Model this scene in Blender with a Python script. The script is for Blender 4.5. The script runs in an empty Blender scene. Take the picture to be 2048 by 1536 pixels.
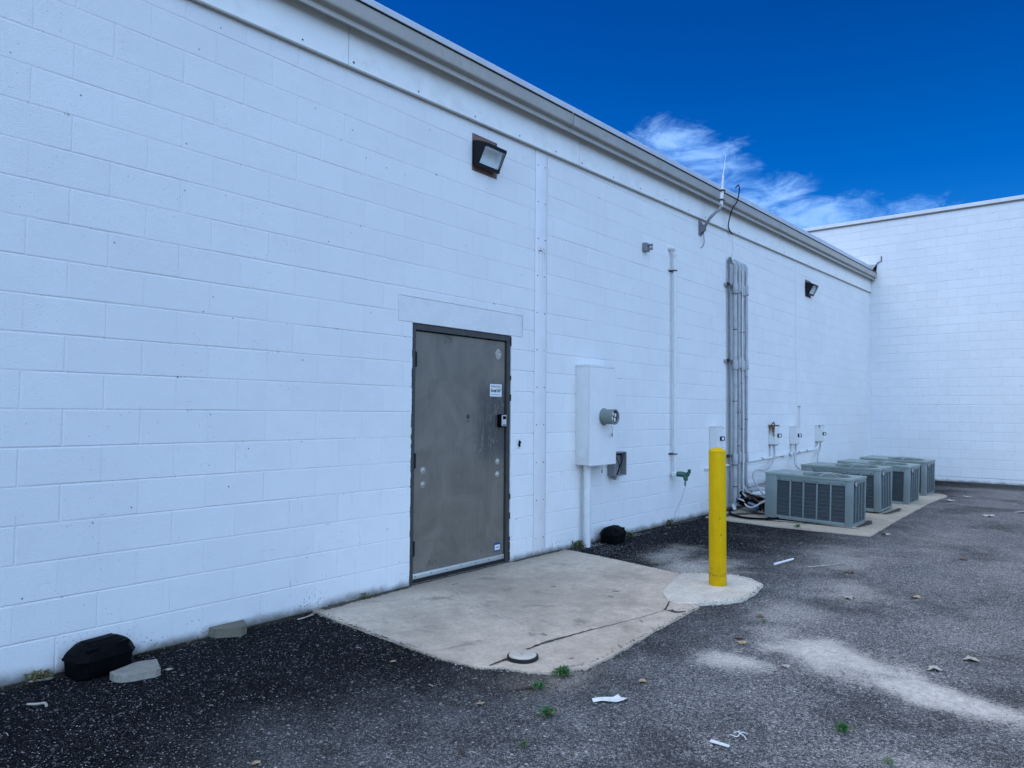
import bpy, bmesh, math, random
from mathutils import Vector, Matrix, noise as mnoise
random.seed(11)
scene = bpy.context.scene
COL = scene.collection
PI = math.pi

# ------------------------------------------------------------------ helpers
class MB:
    """collects shapes in world coordinates and links them as ONE mesh object"""
    def __init__(s): s.v=[]; s.f=[]; s.m=[]; s.sm=[]; s.col=None
    def poly(s, pts, m=0, sm=False):
        b=len(s.v); s.v += [tuple(p) for p in pts]
        s.f.append(tuple(range(b,b+len(pts)))); s.m.append(m); s.sm.append(sm)
    def raw(s, vs, fs, m=0, sm=False):
        b=len(s.v); s.v += [tuple(p) for p in vs]
        for f in fs: s.f.append(tuple(b+i for i in f)); s.m.append(m); s.sm.append(sm)
    def box(s, x0,x1,y0,y1,z0,z1, m=0, bev=0.0, seg=2, M=None):
        bm=bmesh.new(); bmesh.ops.create_cube(bm,size=1.0)
        bmesh.ops.scale(bm,vec=(abs(x1-x0),abs(y1-y0),abs(z1-z0)),verts=bm.verts)
        bmesh.ops.translate(bm,vec=((x0+x1)/2,(y0+y1)/2,(z0+z1)/2),verts=bm.verts)
        if bev>0: bmesh.ops.bevel(bm,geom=list(bm.edges),offset=bev,segments=seg,profile=.5,affect='EDGES')
        if M is not None: bmesh.ops.transform(bm,matrix=M,verts=bm.verts)
        s.bm(bm,m,False); bm.free()
    def bm(s, bm, m=0, sm=False):
        bm.verts.index_update(); b=len(s.v)
        s.v += [tuple(v.co) for v in bm.verts]
        for f in bm.faces: s.f.append(tuple(b+v.index for v in f.verts)); s.m.append(m); s.sm.append(sm)
    def ring(s, c, ax, r, n, up=None):
        ax=Vector(ax).normalized()
        if up is None: up=Vector((0,0,1)) if abs(ax.z)<.9 else Vector((1,0,0))
        u=ax.cross(up).normalized(); w=u.cross(ax).normalized(); c=Vector(c)
        return [c+u*(r*math.cos(2*PI*i/n))+w*(r*math.sin(2*PI*i/n)) for i in range(n)]
    def cyl(s, p0,p1,r0,r1=None,n=18,m=0,cap0=True,cap1=True,bev=0):
        r1=r0 if r1 is None else r1; p0=Vector(p0); p1=Vector(p1); ax=p1-p0
        if bev:
            d=ax.normalized()
            prof=[(0,r0-bev),(bev*.3,r0-bev*.3),(bev,r0),(ax.length-bev,r1),(ax.length-bev*.3,r1-bev*.3),(ax.length,r1-bev)]
            s.lathe(p0,d,prof,n,m); return
        a=s.ring(p0,ax,r0,n); b=s.ring(p1,ax,r1,n)
        fs=[(i,(i+1)%n,n+(i+1)%n,n+i) for i in range(n)]
        s.raw(a+b,fs,m,True)
        if cap0: s.poly(list(reversed(a)),m)
        if cap1: s.poly(b,m)
    def lathe(s, p0, ax, prof, n=20, m=0, caps=True):
        ax=Vector(ax).normalized(); p0=Vector(p0); rings=[s.ring(p0+ax*h,ax,max(r,1e-4),n) for h,r in prof]
        vs=[p for r in rings for p in r]; fs=[]
        for k in range(len(rings)-1):
            for i in range(n): fs.append((k*n+i,k*n+(i+1)%n,(k+1)*n+(i+1)%n,(k+1)*n+i))
        s.raw(vs,fs,m,True)
        if caps: s.poly(list(reversed(rings[0])),m); s.poly(rings[-1],m)
    def tube(s, pts, r, n=10, m=0, sub=6, closed=False):
        """smooth tube through the points; r is a number or one radius per point"""
        P=[Vector(p) for p in pts]; R=r if isinstance(r,(list,tuple)) else [r]*len(P)
        out=[];rad=[]
        if sub>1 and len(P)>2:
            for i in range(len(P)-1):
                p0=P[max(i-1,0)];p1=P[i];p2=P[i+1];p3=P[min(i+2,len(P)-1)]
                for k in range(sub):
                    t=k/sub
                    q=.5*((2*p1)+(p2-p0)*t+(2*p0-5*p1+4*p2-p3)*t*t+(3*p1-p0-3*p2+p3)*t**3)
                    out.append(q); rad.append(R[i]*(1-t)+R[i+1]*t)
            out.append(P[-1]); rad.append(R[-1])
        else: out=P; rad=list(R)
        T=[(out[min(i+1,len(out)-1)]-out[max(i-1,0)]).normalized() for i in range(len(out))]
        up=Vector((0,0,1)) if abs(T[0].z)<.9 else Vector((1,0,0))
        u=T[0].cross(up).normalized(); rings=[]
        for i,c in enumerate(out):
            u=(u-T[i]*u.dot(T[i])).normalized(); w=T[i].cross(u)
            rings.append([c+u*(rad[i]*math.cos(2*PI*k/n))+w*(rad[i]*math.sin(2*PI*k/n)) for k in range(n)])
        vs=[p for q in rings for p in q]; fs=[]
        for k in range(len(rings)-1):
            for i in range(n): fs.append((k*n+i,k*n+(i+1)%n,(k+1)*n+(i+1)%n,(k+1)*n+i))
        s.raw(vs,fs,m,True); s.poly(list(reversed(rings[0])),m); s.poly(rings[-1],m)
    def prism(s, poly, z0, z1, m=0, M=None, bev=0, ztop=None):
        """2-D outline (x,y) lifted from z0 to z1"""
        bm=bmesh.new(); a=[bm.verts.new((x,y,z0)) for x,y in poly]
        f=bm.faces.new(a); r=bmesh.ops.extrude_face_region(bm,geom=[f])
        top=[g for g in r['geom'] if isinstance(g,bmesh.types.BMVert)]
        for v in top: v.co.z=z1
        bmesh.ops.recalc_face_normals(bm,faces=bm.faces)
        if bev:
            bmesh.ops.bevel(bm,geom=[e for e in bm.edges if all(v in top for v in e.verts)],offset=bev,segments=2,profile=.5,affect='EDGES')
        if M is not None: bmesh.ops.transform(bm,matrix=M,verts=bm.verts)
        s.bm(bm,m,False); bm.free()
    def extr(s, prof, path, m=0, close=False):
        """profile points (y,z) swept along (x,dz) stations"""
        n=len(prof); vs=[(x,y,z+dz) for x,dz in path for y,z in prof]; fs=[]
        for k in range(len(path)-1):
            for i in range(n if close else n-1):
                j=(i+1)%n; fs.append((k*n+i,(k+1)*n+i,(k+1)*n+j,k*n+j))
        s.raw(vs,fs,m,False)
    def sphere(s,c,r,m=0,sc=(1,1,1),n=12):
        bm=bmesh.new(); bmesh.ops.create_uvsphere(bm,u_segments=n,v_segments=max(6,n*2//3),radius=r)
        bmesh.ops.scale(bm,vec=sc,verts=bm.verts); bmesh.ops.translate(bm,vec=c,verts=bm.verts); s.bm(bm,m,True); bm.free()
    def build(s, name, mats, parent=None, ang=40, label=None):
        me=bpy.data.meshes.new(name); off=Vector((0,0,0))
        if parent is not None: off=ROOT.get(parent.name,Vector((0,0,0)))
        me.from_pydata([tuple(Vector(v)-off) for v in s.v],[],s.f)
        if not isinstance(mats,(list,tuple)): mats=[mats]
        for m in mats: me.materials.append(m)
        me.polygons.foreach_set('material_index',s.m); me.polygons.foreach_set('use_smooth',s.sm)
        me.update()
        if any(s.sm): me.set_sharp_from_angle(angle=math.radians(ang))
        o=bpy.data.objects.new(name,me); COL.objects.link(o)
        if parent is not None: o.parent=parent; ROOT[o.name]=off
        if label: o['label']=label
        return o
ROOT={}
def thing(name,label,cat,loc=(0,0,0),group=None):
    o=bpy.data.objects.new(name,None); o.empty_display_size=.1; COL.objects.link(o); o.location=loc
    ROOT[o.name]=Vector(loc); o['label']=label; o['category']=cat
    if group: o['group']=group
    return o
def tag(o,label,cat,group=None,kind=None):
    o['label']=label; o['category']=cat
    if group: o['group']=group
    if kind: o['kind']=kind
    return o
def struct(o): o['kind']='structure'; return o
def origin_to(o,loc):
    """move a single-mesh thing's origin to its base without moving the mesh"""
    L=Vector(loc); o.data.transform(Matrix.Translation(-L)); o.location=L; return o
def dup(o,parent=None):
    c=o.copy(); COL.objects.link(c)
    if parent is not None: c.parent=parent
    for ch in list(o.children): dup(ch,c)
    return c

# ------------------------------------------------------------------ shader helper
class X:
    """a socket with arithmetic, so masks read like formulas"""
    T=None
    def __init__(s,k): s.k=k
    @staticmethod
    def op(o,a,b=None,c=None,clamp=False):
        n=X.T.nodes.new('ShaderNodeMath'); n.operation=o; n.use_clamp=clamp
        for i,q in enumerate((a,b,c)):
            if q is None: continue
            if isinstance(q,X): X.T.links.new(q.k,n.inputs[i])
            else: n.inputs[i].default_value=float(q)
        return X(n.outputs[0])
    def __add__(a,b): return X.op('ADD',a,b)
    __radd__=__add__
    def __sub__(a,b): return X.op('SUBTRACT',a,b)
    def __rsub__(a,b): return X.op('SUBTRACT',b,a)
    def __mul__(a,b): return X.op('MULTIPLY',a,b)
    __rmul__=__mul__
    def __truediv__(a,b): return X.op('DIVIDE',a,b)
    def abs(a): return X.op('ABSOLUTE',a)
    def max(a,b): return X.op('MAXIMUM',a,b)
    def min(a,b): return X.op('MINIMUM',a,b)
    def ss(a,lo,hi):
        n=X.T.nodes.new('ShaderNodeMapRange'); n.interpolation_type='SMOOTHSTEP'
        X.T.links.new(a.k,n.inputs[0]); inv=lo>hi
        n.inputs[1].default_value=min(lo,hi); n.inputs[2].default_value=max(lo,hi)
        n.inputs[3].default_value=1.0 if inv else 0.0; n.inputs[4].default_value=0.0 if inv else 1.0
        return X(n.outputs[0])
def new_mat(name):
    m=bpy.data.materials.new(name); m.use_nodes=True; X.T=m.node_tree
    b=m.node_tree.nodes['Principled BSDF']; return m,b
def coords():
    t=X.T.nodes.new('ShaderNodeTexCoord'); return t.outputs['Object']
def sep(v):
    n=X.T.nodes.new('ShaderNodeSeparateXYZ'); X.T.links.new(v,n.inputs[0]); return X(n.outputs[0]),X(n.outputs[1]),X(n.outputs[2])
def vscale(v,sx,sy,sz,loc=(0,0,0)):
    n=X.T.nodes.new('ShaderNodeMapping'); X.T.links.new(v,n.inputs[0]); n.inputs['Scale'].default_value=(sx,sy,sz); n.inputs['Location'].default_value=loc; return n.outputs[0]
def noise(v,scale,detail=4,rough=.55,dist=0.0):
    n=X.T.nodes.new('ShaderNodeTexNoise'); X.T.links.new(v,n.inputs['Vector'])
    n.inputs['Scale'].default_value=scale; n.inputs['Detail'].default_value=detail; n.inputs['Roughness'].default_value=rough; n.inputs['Distortion'].default_value=dist
    return X(n.outputs[0])
def voro(v,scale,feature='F1',rnd=1.0):
    n=X.T.nodes.new('ShaderNodeTexVoronoi'); X.T.links.new(v,n.inputs['Vector']); n.feature=feature
    n.inputs['Scale'].default_value=scale; n.inputs['Randomness'].default_value=rnd
    c=X.T.nodes.new('ShaderNodeSeparateXYZ'); X.T.links.new(n.outputs['Color'],c.inputs[0])
    return X(n.outputs['Distance']),X(c.outputs[0]),X(c.outputs[1])
def rgb(c): return (c[0],c[1],c[2],1.0)
def mix(f,a,b):
    n=X.T.nodes.new('ShaderNodeMix'); n.data_type='RGBA'; n.clamp_factor=True
    if isinstance(f,X): X.T.links.new(f.k,n.inputs['Factor'])
    else: n.inputs['Factor'].default_value=f
    for q,i in ((a,6),(b,7)):
        if isinstance(q,(tuple,list)): n.inputs[i].default_value=rgb(q)
        else: X.T.links.new(q,n.inputs[i])
    return n.outputs[2]
def bump(bsdf,h,dist=.01,strength=1.0):
    n=X.T.nodes.new('ShaderNodeBump'); n.inputs['Strength'].default_value=strength; n.inputs['Distance'].default_value=dist
    X.T.links.new(h.k,n.inputs['Height']); X.T.links.new(n.outputs[0],bsdf.inputs['Normal'])
def setc(b,c):
    if isinstance(c,(tuple,list)): b.inputs['Base Color'].default_value=rgb(c)
    else: X.T.links.new(c,b.inputs['Base Color'])
def simple(name,c,rough=.6,metal=0,var=.12,scale=9,dirt=None,damt=.35,bm=0.0,spec=.5):
    """painted / plastic / metal surface with uneven tone and a little grime"""
    m,b=new_mat(name); v=coords()
    n1=noise(v,scale,5,.6); n2=noise(v,scale*7,3,.6)
    c2=tuple(max(0,q*(1-var*1.6)) for q in c); c1=tuple(min(1,q*(1+var*.6)) for q in c)
    k=mix(n1.ss(.3,.7),c2,c1)
    if dirt: k=mix((n1*.6+n2*.4).ss(.5,.66)*damt,k,dirt)
    if name.startswith('condenser'):
        oi=X.T.nodes.new('ShaderNodeObjectInfo'); k=mix(X(oi.outputs['Random'])*.22,k,tuple(q*.62 for q in c)); k=mix(noise(vscale(v,3,3,.5),2.0,5,.7).ss(.52,.70)*.25,k,(.13,.125,.105))
    setc(b,k); b.inputs['Metallic'].default_value=metal; b.inputs['Specular IOR Level'].default_value=spec
    r=n2*.25+(rough-.12); X.T.links.new(r.k,b.inputs['Roughness'])
    if bm: bump(b,n2+n1*.5,bm,.6)
    return m

# ------------------------------------------------------------------ materials
C=.2032
def wall_material(name, axis, base, zoff, hi=1.0, z_ground=0.0, jdirt=.07):
    m,b=new_mat(name); v=coords(); x,y,z=sep(v); a=x if axis=='x' else y
    big=noise(v,.8,4,.6); mid=noise(v,6,4,.6); fine=noise(v,120,3,.6); vf=noise(v,260,2,.5)
    at=X.T.nodes.new('ShaderNodeAttribute'); at.attribute_name='tone'; tone=X(at.outputs['Fac']); aj=X.T.nodes.new('ShaderNodeAttribute'); aj.attribute_name='joint'; joint=X(aj.outputs['Fac']); z=z-z_ground; zz0=z+z_ground
    c=mix((big*.55+tone*.12+mid*.33).ss(.3,.7),tuple(q*.95 for q in base),tuple(min(1,q*1.03) for q in base))
    # pores where the paint never filled the block
    d,r1,r2=voro(v,62); pore=d.ss(.26,.12)*r1.ss(.90,.93)*noise(v,2.1,3).ss(.42,.62)
    d2,q1,q2=voro(v,15); chip=d2.ss(.10,.05)*q1.ss(.9,.91)
    # chipped, grimy stretches along the bed joints
    fz=X.op('FRACT',(zz0-zoff)/C); bj=(fz-.5).abs()
    edge=bj.ss(.445,.475)*noise(vscale(v,1,1,.25),16,5,.7).ss(.60,.66)*noise(v,1.7,2).ss(.52,.60)
    # scuffs: thin, long horizontals and verticals, mostly low down
    sh=noise(vscale(v,.8,.8,26),5,3,.6).ss(.66,.70)*noise(v,2.6,2).ss(.54,.60)*noise(v,34,2).ss(.45,.55)
    sv=noise(vscale(v,26,26,.8),4,3,.6).ss(.65,.69)*noise(vscale(v,1,1,1,(7,3,1)),2.2,2).ss(.54,.60)*noise(v,40,2).ss(.45,.55)
    low=z.ss(2.2,.2)*.75+.08
    # soil splashed up at the foot, and specks of mould
    foot=(z+mid*.10-.05).ss(.085,.0)*.85
    moss=d.ss(.40,.2)*r2.ss(.72,.76)*z.ss(.24,.03)*noise(v,1.9,3).ss(.47,.56)
    streak=noise(vscale(v,9,9,.35),3,4,.6).ss(.55,.8)*z.ss(.9,0)*.18
    c=mix(pore*.62,c,(.16,.15,.14)); c=mix(chip*.85,c,(.08,.075,.07)); c=mix(edge*.8,c,(.13,.125,.12))
    c=mix((sh+sv).min(1.0)*low,c,(.10,.10,.11)); c=mix(streak,c,(.36,.33,.28)); c=mix(moss*.85,c,(.045,.05,.03))
    c=mix(foot,c,(.085,.075,.055))
    c=mix(joint*jdirt*(.35+mid),c,(.30,.30,.31))
    setc(b,c); b.inputs['Roughness'].default_value=.62; b.inputs['Specular IOR Level'].default_value=.3
    bump(b,fine*.8+vf*.6+mid*.5,.0042*hi,.8)
    return m
WHITE=(.80,.80,.79)
M_wall=wall_material('painted_block','x',WHITE,0.0)
M_back=wall_material('painted_block_far','y',(.81,.82,.82),.24*C,1.0,-.075,.13)
M_strip=None
def strip_mat():
    m,b=new_mat('painted_cover_plate'); v=coords(); x,y,z=sep(v)
    n1=noise(v,5,4); n2=noise(v,60,3)
    c=mix(n1.ss(.3,.7),(.74,.74,.735),(.785,.785,.78))
    rust=(((x-5.70)/.085).abs().ss(1,.4))*(((z-3.07)/.05).abs().ss(1,.3))*noise(v,55,3).ss(.52,.58)
    run=noise(vscale(v,70,70,1.2),1,3).ss(.5,.62)*(((x-5.70)/.075).abs().ss(1,.6))*z.ss(2.5,3.05)*z.ss(3.1,3.05)
    low=((x-5.745)/.03).abs().ss(1,.3)*z.ss(.085,.02)*noise(v,40,3).ss(.45,.55)
    foot=(z+n1*.08-.05).ss(.06,.0)
    c=mix(run*.5,c,(.50,.38,.22)); c=mix(rust,c,(.13,.055,.025)); c=mix(low,c,(.32,.12,.035)); c=mix(foot*.7,c,(.09,.08,.06))
    d,r1,r2=voro(v,40); c=mix(d.ss(.2,.1)*r1.ss(.93,.95)*.7,c,(.18,.17,.16))
    setc(b,c); b.inputs['Roughness'].default_value=.5; bump(b,n1+n2*.3,.004,.5); return m
M_strip=strip_mat()
M_lintel=simple('painted_lintel',(.745,.745,.735),.6,0,.05,6,(.35,.33,.3),.12,.006)
M_fascia=simple('fascia_panel',(.84,.84,.81),.45,0,.03,1.3,(.40,.40,.37),.22)
M_gutter=simple('gutter_metal',(.40,.375,.33),.42,.0,.07,2.5,(.15,.14,.12),.3)
M_drip=simple('drip_edge_metal',(.52,.56,.62),.4,.0,.05,3)
M_roof=simple('roof_membrane',(.35,.35,.34),.8)
M_dark=simple('dark_gap',(.012,.012,.014),.8)
M_screw=simple('weathered_screw',(.09,.085,.08),.5,.6)
M_coping=simple('coping_metal',(.74,.75,.75),.4,0,.05,3)
M_copline=simple('coping_drip_line',(.17,.14,.11),.6)
M_frame=simple('door_frame_paint',(.052,.050,.047),.5,0,.2,12,(.03,.03,.03),.4)
def door_mat():
    m,b=new_mat('worn_grey_door_paint'); v=coords(); x,y,z=sep(v)
    st=noise(vscale(v,30,30,1.6),1.5,5,.6); n=noise(v,3.2,5,.6,.8); n3=noise(v,26,4,.65)
    c=mix((st*.22+n*.78).ss(.30,.70),(.128,.112,.090),(.192,.170,.138))
    hand=((x-5.03)/.33).abs().ss(1,.35)*(((z-1.33)/.50).abs().ss(1,.4))*noise(vscale(v,3,3,1),9,4,.7,1.2).ss(.33,.52)
    lock=(((x-5.13)/.09).abs().ss(1,.2))*(((z-1.18)/.32).abs().ss(1,.2))*n.ss(.3,.6)
    top=(((x-4.42)/.07).abs().ss(1,.4))*(z.ss(2.0,2.05))*n3.ss(.4,.55)
    bot=noise(v,17,3).ss(.60,.68)*z.ss(.42,.12)
    left=((x-3.99)/.05).abs().ss(1,.2)*(((z-1.38)/.22).abs().ss(1,.3))*n3.ss(.42,.55)
    spots=noise(v,52,2).ss(.72,.76)
    pale=noise(vscale(v,1.2,1.2,.5,(3,1,2)),7,4,.7,2.0).ss(.60,.72)*z.ss(1.5,.5)*.35
    c=mix((hand*.85).max(lock*.85),c,(.048,.046,.045)); c=mix((top*.8).max(left*.7),c,(.05,.05,.045))
    c=mix((bot*.5).max(spots*.55),c,(.06,.055,.05)); c=mix(pale,c,(.25,.235,.205))
    setc(b,c); b.inputs['Roughness'].default_value=.46; bump(b,n*.6+st*.3,.003,.35); return m
M_door=door_mat()
M_alu=simple('aluminium_sweep',(.62,.63,.62),.35,.55,.08,14,(.25,.24,.22),.3)
M_bolt=simple('dull_bolt_head',(.46,.44,.40),.35,.4)
M_brick=simple('bare_masonry',(.26,.155,.125),.9,0,.25,24,(.14,.09,.08),.5,.006)
M_black=simple('black_fixture',(.010,.010,.012),.45,0,.1,10,None,.35,0,.2)
M_blackpl=simple('black_plastic',(.0025,.0025,.0035),.6,0,.2,14,(.010,.010,.012),.25,0,.07)
M_galv=simple('galvanised_steel',(.34,.35,.35),.45,.45,.15,18,(.2,.2,.19),.3)
M_greybox=simple('grey_box_plastic',(.22,.225,.235),.55,0,.1,12)
M_whitepaint=simple('white_pipe_paint',(.73,.73,.72),.5,0,.06,14,(.35,.33,.29),.25)
M_meter=simple('meter_cabinet_paint',(.70,.70,.69),.5,0,.04,5,(.4,.38,.34),.15)
M_meter_lit=simple('meter_cover_lit_paint',(.77,.77,.76),.45,0,.03,5,(.4,.38,.34),.12)  # front lighter than the cabinet sides: its brighter lighting is put into the colour
M_collar=simple('meter_collar_grey',(.20,.23,.205),.5,0,.06,12)
M_insul=simple('pipe_insulation',(.47,.48,.49),.75,0,.16,10,(.22,.21,.2),.4,.006)
M_insuld=simple('grey_pipe_insulation',(.20,.21,.22),.8,0,.2,10,(.12,.12,.12),.4,.006)
M_green=simple('green_valve_paint',(.03,.115,.07),.5,0,.2,20,(.03,.04,.03),.3)
M_rust=None
def rusty(name,z0,z1,amt):
    m,b=new_mat(name); v=coords(); x,y,z=sep(v); n=noise(v,26,4,.65); s2=noise(vscale(v,40,40,2.5),1,4,.6)
    c=mix(n.ss(.3,.7),(.64,.64,.62),(.72,.72,.71))
    k=((s2*.8+n*.35)*1.0+ (z-z0)/(z1-z0)*.55).ss(1.22-amt*.40,1.34-amt*.30)
    lo=z.ss(z0+.03,z0)*n.ss(.35,.55)*amt
    c=mix(k,c,mix(n.ss(.4,.6),(.20,.085,.03),(.10,.05,.03))); c=mix(lo,c,(.11,.07,.045))
    setc(b,c); b.inputs['Roughness'].default_value=.55; return m
def concrete(name,c,dirt=.5,seed=0,light=1.0):
    m,b=new_mat(name); v=vscale(coords(),1,1,1,(seed,seed*.7,0)); 
    big=noise(v,1.1,5,.62); mid=noise(v,7,5,.65); fine=noise(v,90,4,.7); d,r1,r2=voro(v,170)
    k=mix((big*.55+mid*.45).ss(.32,.66),tuple(q*.70 for q in c),tuple(min(1,q*1.10) for q in c))
    gr=noise(v,38,5,.8); k=mix(gr.ss(.46,.62)*.42,k,tuple(q*.52 for q in c)); k=mix(gr.ss(.44,.34)*.30,k,tuple(min(1,q*1.25) for q in c))
    k=mix(fine.ss(.44,.62)*.35,k,tuple(q*.68 for q in c))
    if dirt>=1.0:
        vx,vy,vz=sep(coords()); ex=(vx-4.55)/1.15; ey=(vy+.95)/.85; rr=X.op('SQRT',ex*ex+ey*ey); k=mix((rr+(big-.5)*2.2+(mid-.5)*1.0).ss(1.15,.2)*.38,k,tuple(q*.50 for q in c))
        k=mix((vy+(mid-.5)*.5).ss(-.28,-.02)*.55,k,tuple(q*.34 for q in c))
    k=mix(d.ss(.3,.15)*r1.ss(.86,.9)*.45,k,tuple(q*.4 for q in c))
    st=noise(v,2.3,4,.7,.8).ss(.56,.72)*dirt
    k=mix(st*.55,k,(.14,.125,.10))
    setc(b,k); b.inputs['Roughness'].default_value=.85; b.inputs['Specular IOR Level'].default_value=.25
    bump(b,fine*.6+mid*.5+big,.006,.6); return m
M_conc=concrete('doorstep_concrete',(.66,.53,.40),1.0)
M_conc2=concrete('collar_concrete',(.76,.655,.525),.15,5)
M_conc3=concrete('pad_concrete',(.52,.44,.335),.7,9)
M_paver=concrete('paver_concrete',(.36,.32,.27),.3,13)
M_pave2=concrete('mossy_paver_concrete',(.20,.18,.135),.9,17)
M_crack=simple('dirt_in_crack',(.075,.062,.042),.95,0,.3,40)
def asphalt_mat():
    m,b=new_mat('old_asphalt'); v=coords(); x,y,z=sep(v)
    big=noise(v,.55,5,.6,.5); mid=noise(v,2.6,5,.65); fine=noise(v,24,4,.7)
    paler=(y+(big-.5)*1.9+(mid-.5)*.9).ss(-1.0,-2.9)  # dark beside the store wall, paler further out, edge broken by noise
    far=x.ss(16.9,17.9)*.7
    paler=paler*(1.0-far)
    # the stone in the mix: three sizes, each stone its own shade
    d1,a1,a2=voro(v,150); d2,b1,b2=voro(v,78); d3,c1,c2=voro(v,310)
    base=mix(paler,(.005,.005,.007),(.120,.117,.114))
    k=mix((mid*.5+fine*.5).ss(.35,.65)*.5,base,mix(paler,(.0025,.0025,.0035),(.024,.024,.025)))
    g=mix(paler,(.05,.05,.05),(.66,.635,.59))
    k=mix(d3.ss(.45,.2)*c1.ss(.45,.75)*(paler*.55+.25),k,g)
    k=mix(d1.ss(.42,.25)*a1.ss(.62,.80)*(paler*.55+.40),k,mix(a2,g,(.46,.45,.42)))
    k=mix(d2.ss(.34,.2)*b1.ss(.84,.90)*.9,k,mix(b2,(.16,.155,.145),(.62,.60,.56)))
    d4,e1,e2=voro(v,40); cl=noise(v,72,4,.85); cl2=noise(v,9,5,.7)
    k=mix((cl.ss(.52,.62)*.7+cl2.ss(.55,.7)*.3)*(paler*.75+.12),k,mix(e2,g,(.50,.47,.42)))
    k=mix((cl.ss(.47,.36)*.8)*(paler*.8+.2),k,(.012,.012,.013))
    k=mix(d4.ss(.36,.18)*e1.ss(.80,.86)*(paler*.6+.25),k,mix(e2,(.26,.25,.23),(.74,.70,.64)))
    # sand and grit that has drifted into shallow hollows
    def el(cx,cy,rx,ry,ang=0.0):
        ca,sa=math.cos(ang),math.sin(ang)
        u=((x-cx)*ca+(y-cy)*sa)/rx; w=((y-cy)*ca-(x-cx)*sa)/ry
        return X.op('SQRT',u*u+w*w)
    blobs=[(4.50,-3.08,.34,.52,-.18,1.0),(4.23,-3.75,.20,.62,-.12,1.0),(4.14,-4.5,.18,.6,.0,.9),(4.05,-2.70,.19,.30,.2,.75),(4.75,-2.72,.30,.25,.3,.45),(5.25,-2.62,.42,.40,.4,.45),
           (6.25,-1.40,.75,.50,.2,.6),(6.3,-2.75,.65,.40,.3,.45),(7.6,-2.3,1.1,.55,.1,.40),(6.6,-.95,.8,.35,.2,.5),(3.35,-3.75,.12,.65,.3,.35),(9.4,-2.9,1.6,.6,0,.28),(3.22,-2.12,.30,.15,.3,.45),(5.6,-3.6,.9,.6,0,.25),(8.2,-3.6,1.5,.6,0,.25)]
    dust=None
    for cx,cy,rx,ry,an,am in blobs:
        e=(el(cx,cy,rx,ry,an)+(mid-.5)*1.7+(fine-.5)*.8).ss(1.45,.05)*am
        dust=e if dust is None else dust.max(e)
    grit=noise(v,135,2,.7)*.6+a2*.4
    k=mix(noise(v,.85,4,.65).ss(.48,.66)*.55*paler,k,(.022,.022,.023)); k=mix(d1.ss(.40,.25)*b2.ss(.80,.86)*(paler*.8+.1),k,(.62,.60,.55))
    dm=(dust*1.15+(grit-.5)*1.0).ss(.16,1.0)
    k=mix(dm*.84,k,mix(fine.ss(.35,.65),(.58,.52,.43),(.82,.75,.65)))
    soil=((el(3.12,-2.02,.42,.22,-.5)+(mid-.5)*1.6+(fine-.5)*1.2).ss(1.2,.2))*(cl.ss(.40,.58)*.6+.3)
    k=mix(soil*.75,k,mix(a2,(.085,.066,.046),(.24,.20,.155)))
    foot=(y+(mid-.5)*.10+(fine-.5)*.05).ss(-.07,-.02)*noise(v,1.3,3).ss(.40,.6)
    k=mix(foot*.8,k,(.055,.048,.035))
    setc(b,k); b.inputs['Roughness'].default_value=.95; b.inputs['Specular IOR Level'].default_value=.04
    bump(b,(1.0-d1)*.5+(1.0-d2)*.5+fine*.8+mid*1.2,.010,.85); return m
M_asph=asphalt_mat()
M_yellow=None
def yellow_mat():
    m,b=new_mat('yellow_bollard_paint'); v=coords(); x,y,z=sep(v); n=noise(v,9,4,.6); n2=noise(vscale(v,40,40,3),1.2,4); n3=noise(v,70,3)
    c=mix((n*.5+n2*.5).ss(.3,.7),(.66,.385,.002),(.78,.475,.003))
    c=mix(z.ss(.26,.05)*n.ss(.35,.62)*.6,c,(.36,.25,.012)); c=mix(((z-.115)/.02).abs().ss(1,.2)*n3.ss(.4,.6)*.55,c,(.14,.11,.03))
    c=mix(n3.ss(.66,.72)*.4,c,(.30,.21,.02)); c=mix(n2.ss(.55,.72)*.30,c,(.42,.29,.012)); dd,e1,e2=voro(vscale(v,1,1,.6),22); c=mix(dd.ss(.2,.1)*e1.ss(.84,.88)*.7,c,(.20,.15,.05)); setc(b,c); b.inputs['Roughness'].default_value=.5; b.inputs['Specular IOR Level'].default_value=.12; bump(b,n2+n,.003,.4); return m
M_yellow=yellow_mat()
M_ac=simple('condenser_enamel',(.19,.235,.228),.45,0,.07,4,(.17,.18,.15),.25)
M_actop=simple('condenser_lit_top_enamel',(.27,.33,.30),.4,0,.10,5,(.2,.2,.17),.4)  # body enamel made lighter: the brighter light on the top is painted in
def coil_mat():
    m,b=new_mat('coil_behind_louvres'); v=coords(); x,y,z=sep(v)
    l=(X.op('SINE',z*420.0)*.5+.5); n=noise(vscale(v,6,6,60),1.0,3); n2=noise(v,8,4)
    c=mix((l*.5+n*.5).ss(.25,.75),(.030,.042,.050),(.072,.092,.098)); c=mix(n2.ss(.6,.72)*.3,c,(.11,.115,.10))
    setc(b,c); b.inputs['Roughness'].default_value=.5; bump(b,l,.003,.7); return m
M_coil=coil_mat()
M_guard=simple('fan_guard_wire',(.22,.25,.25),.4,.2)
M_fan=simple('fan_blade_metal',(.24,.25,.25),.4,.4)
M_badge=simple('dark_badge',(.03,.032,.035),.4)
M_badgew=simple('pale_badge_print',(.6,.6,.6),.5)
M_label=simple('white_label',(.74,.76,.76),.5,0,.03)
M_ink=simple('black_ink',(.012,.012,.016),.6)
M_blue=simple('blue_label_print',(.02,.045,.32),.5)
M_silver=simple('silver_cover',(.55,.55,.56),.32,.35)
M_residue=simple('glue_residue',(.46,.44,.41),.8,0,.4,60)
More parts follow.
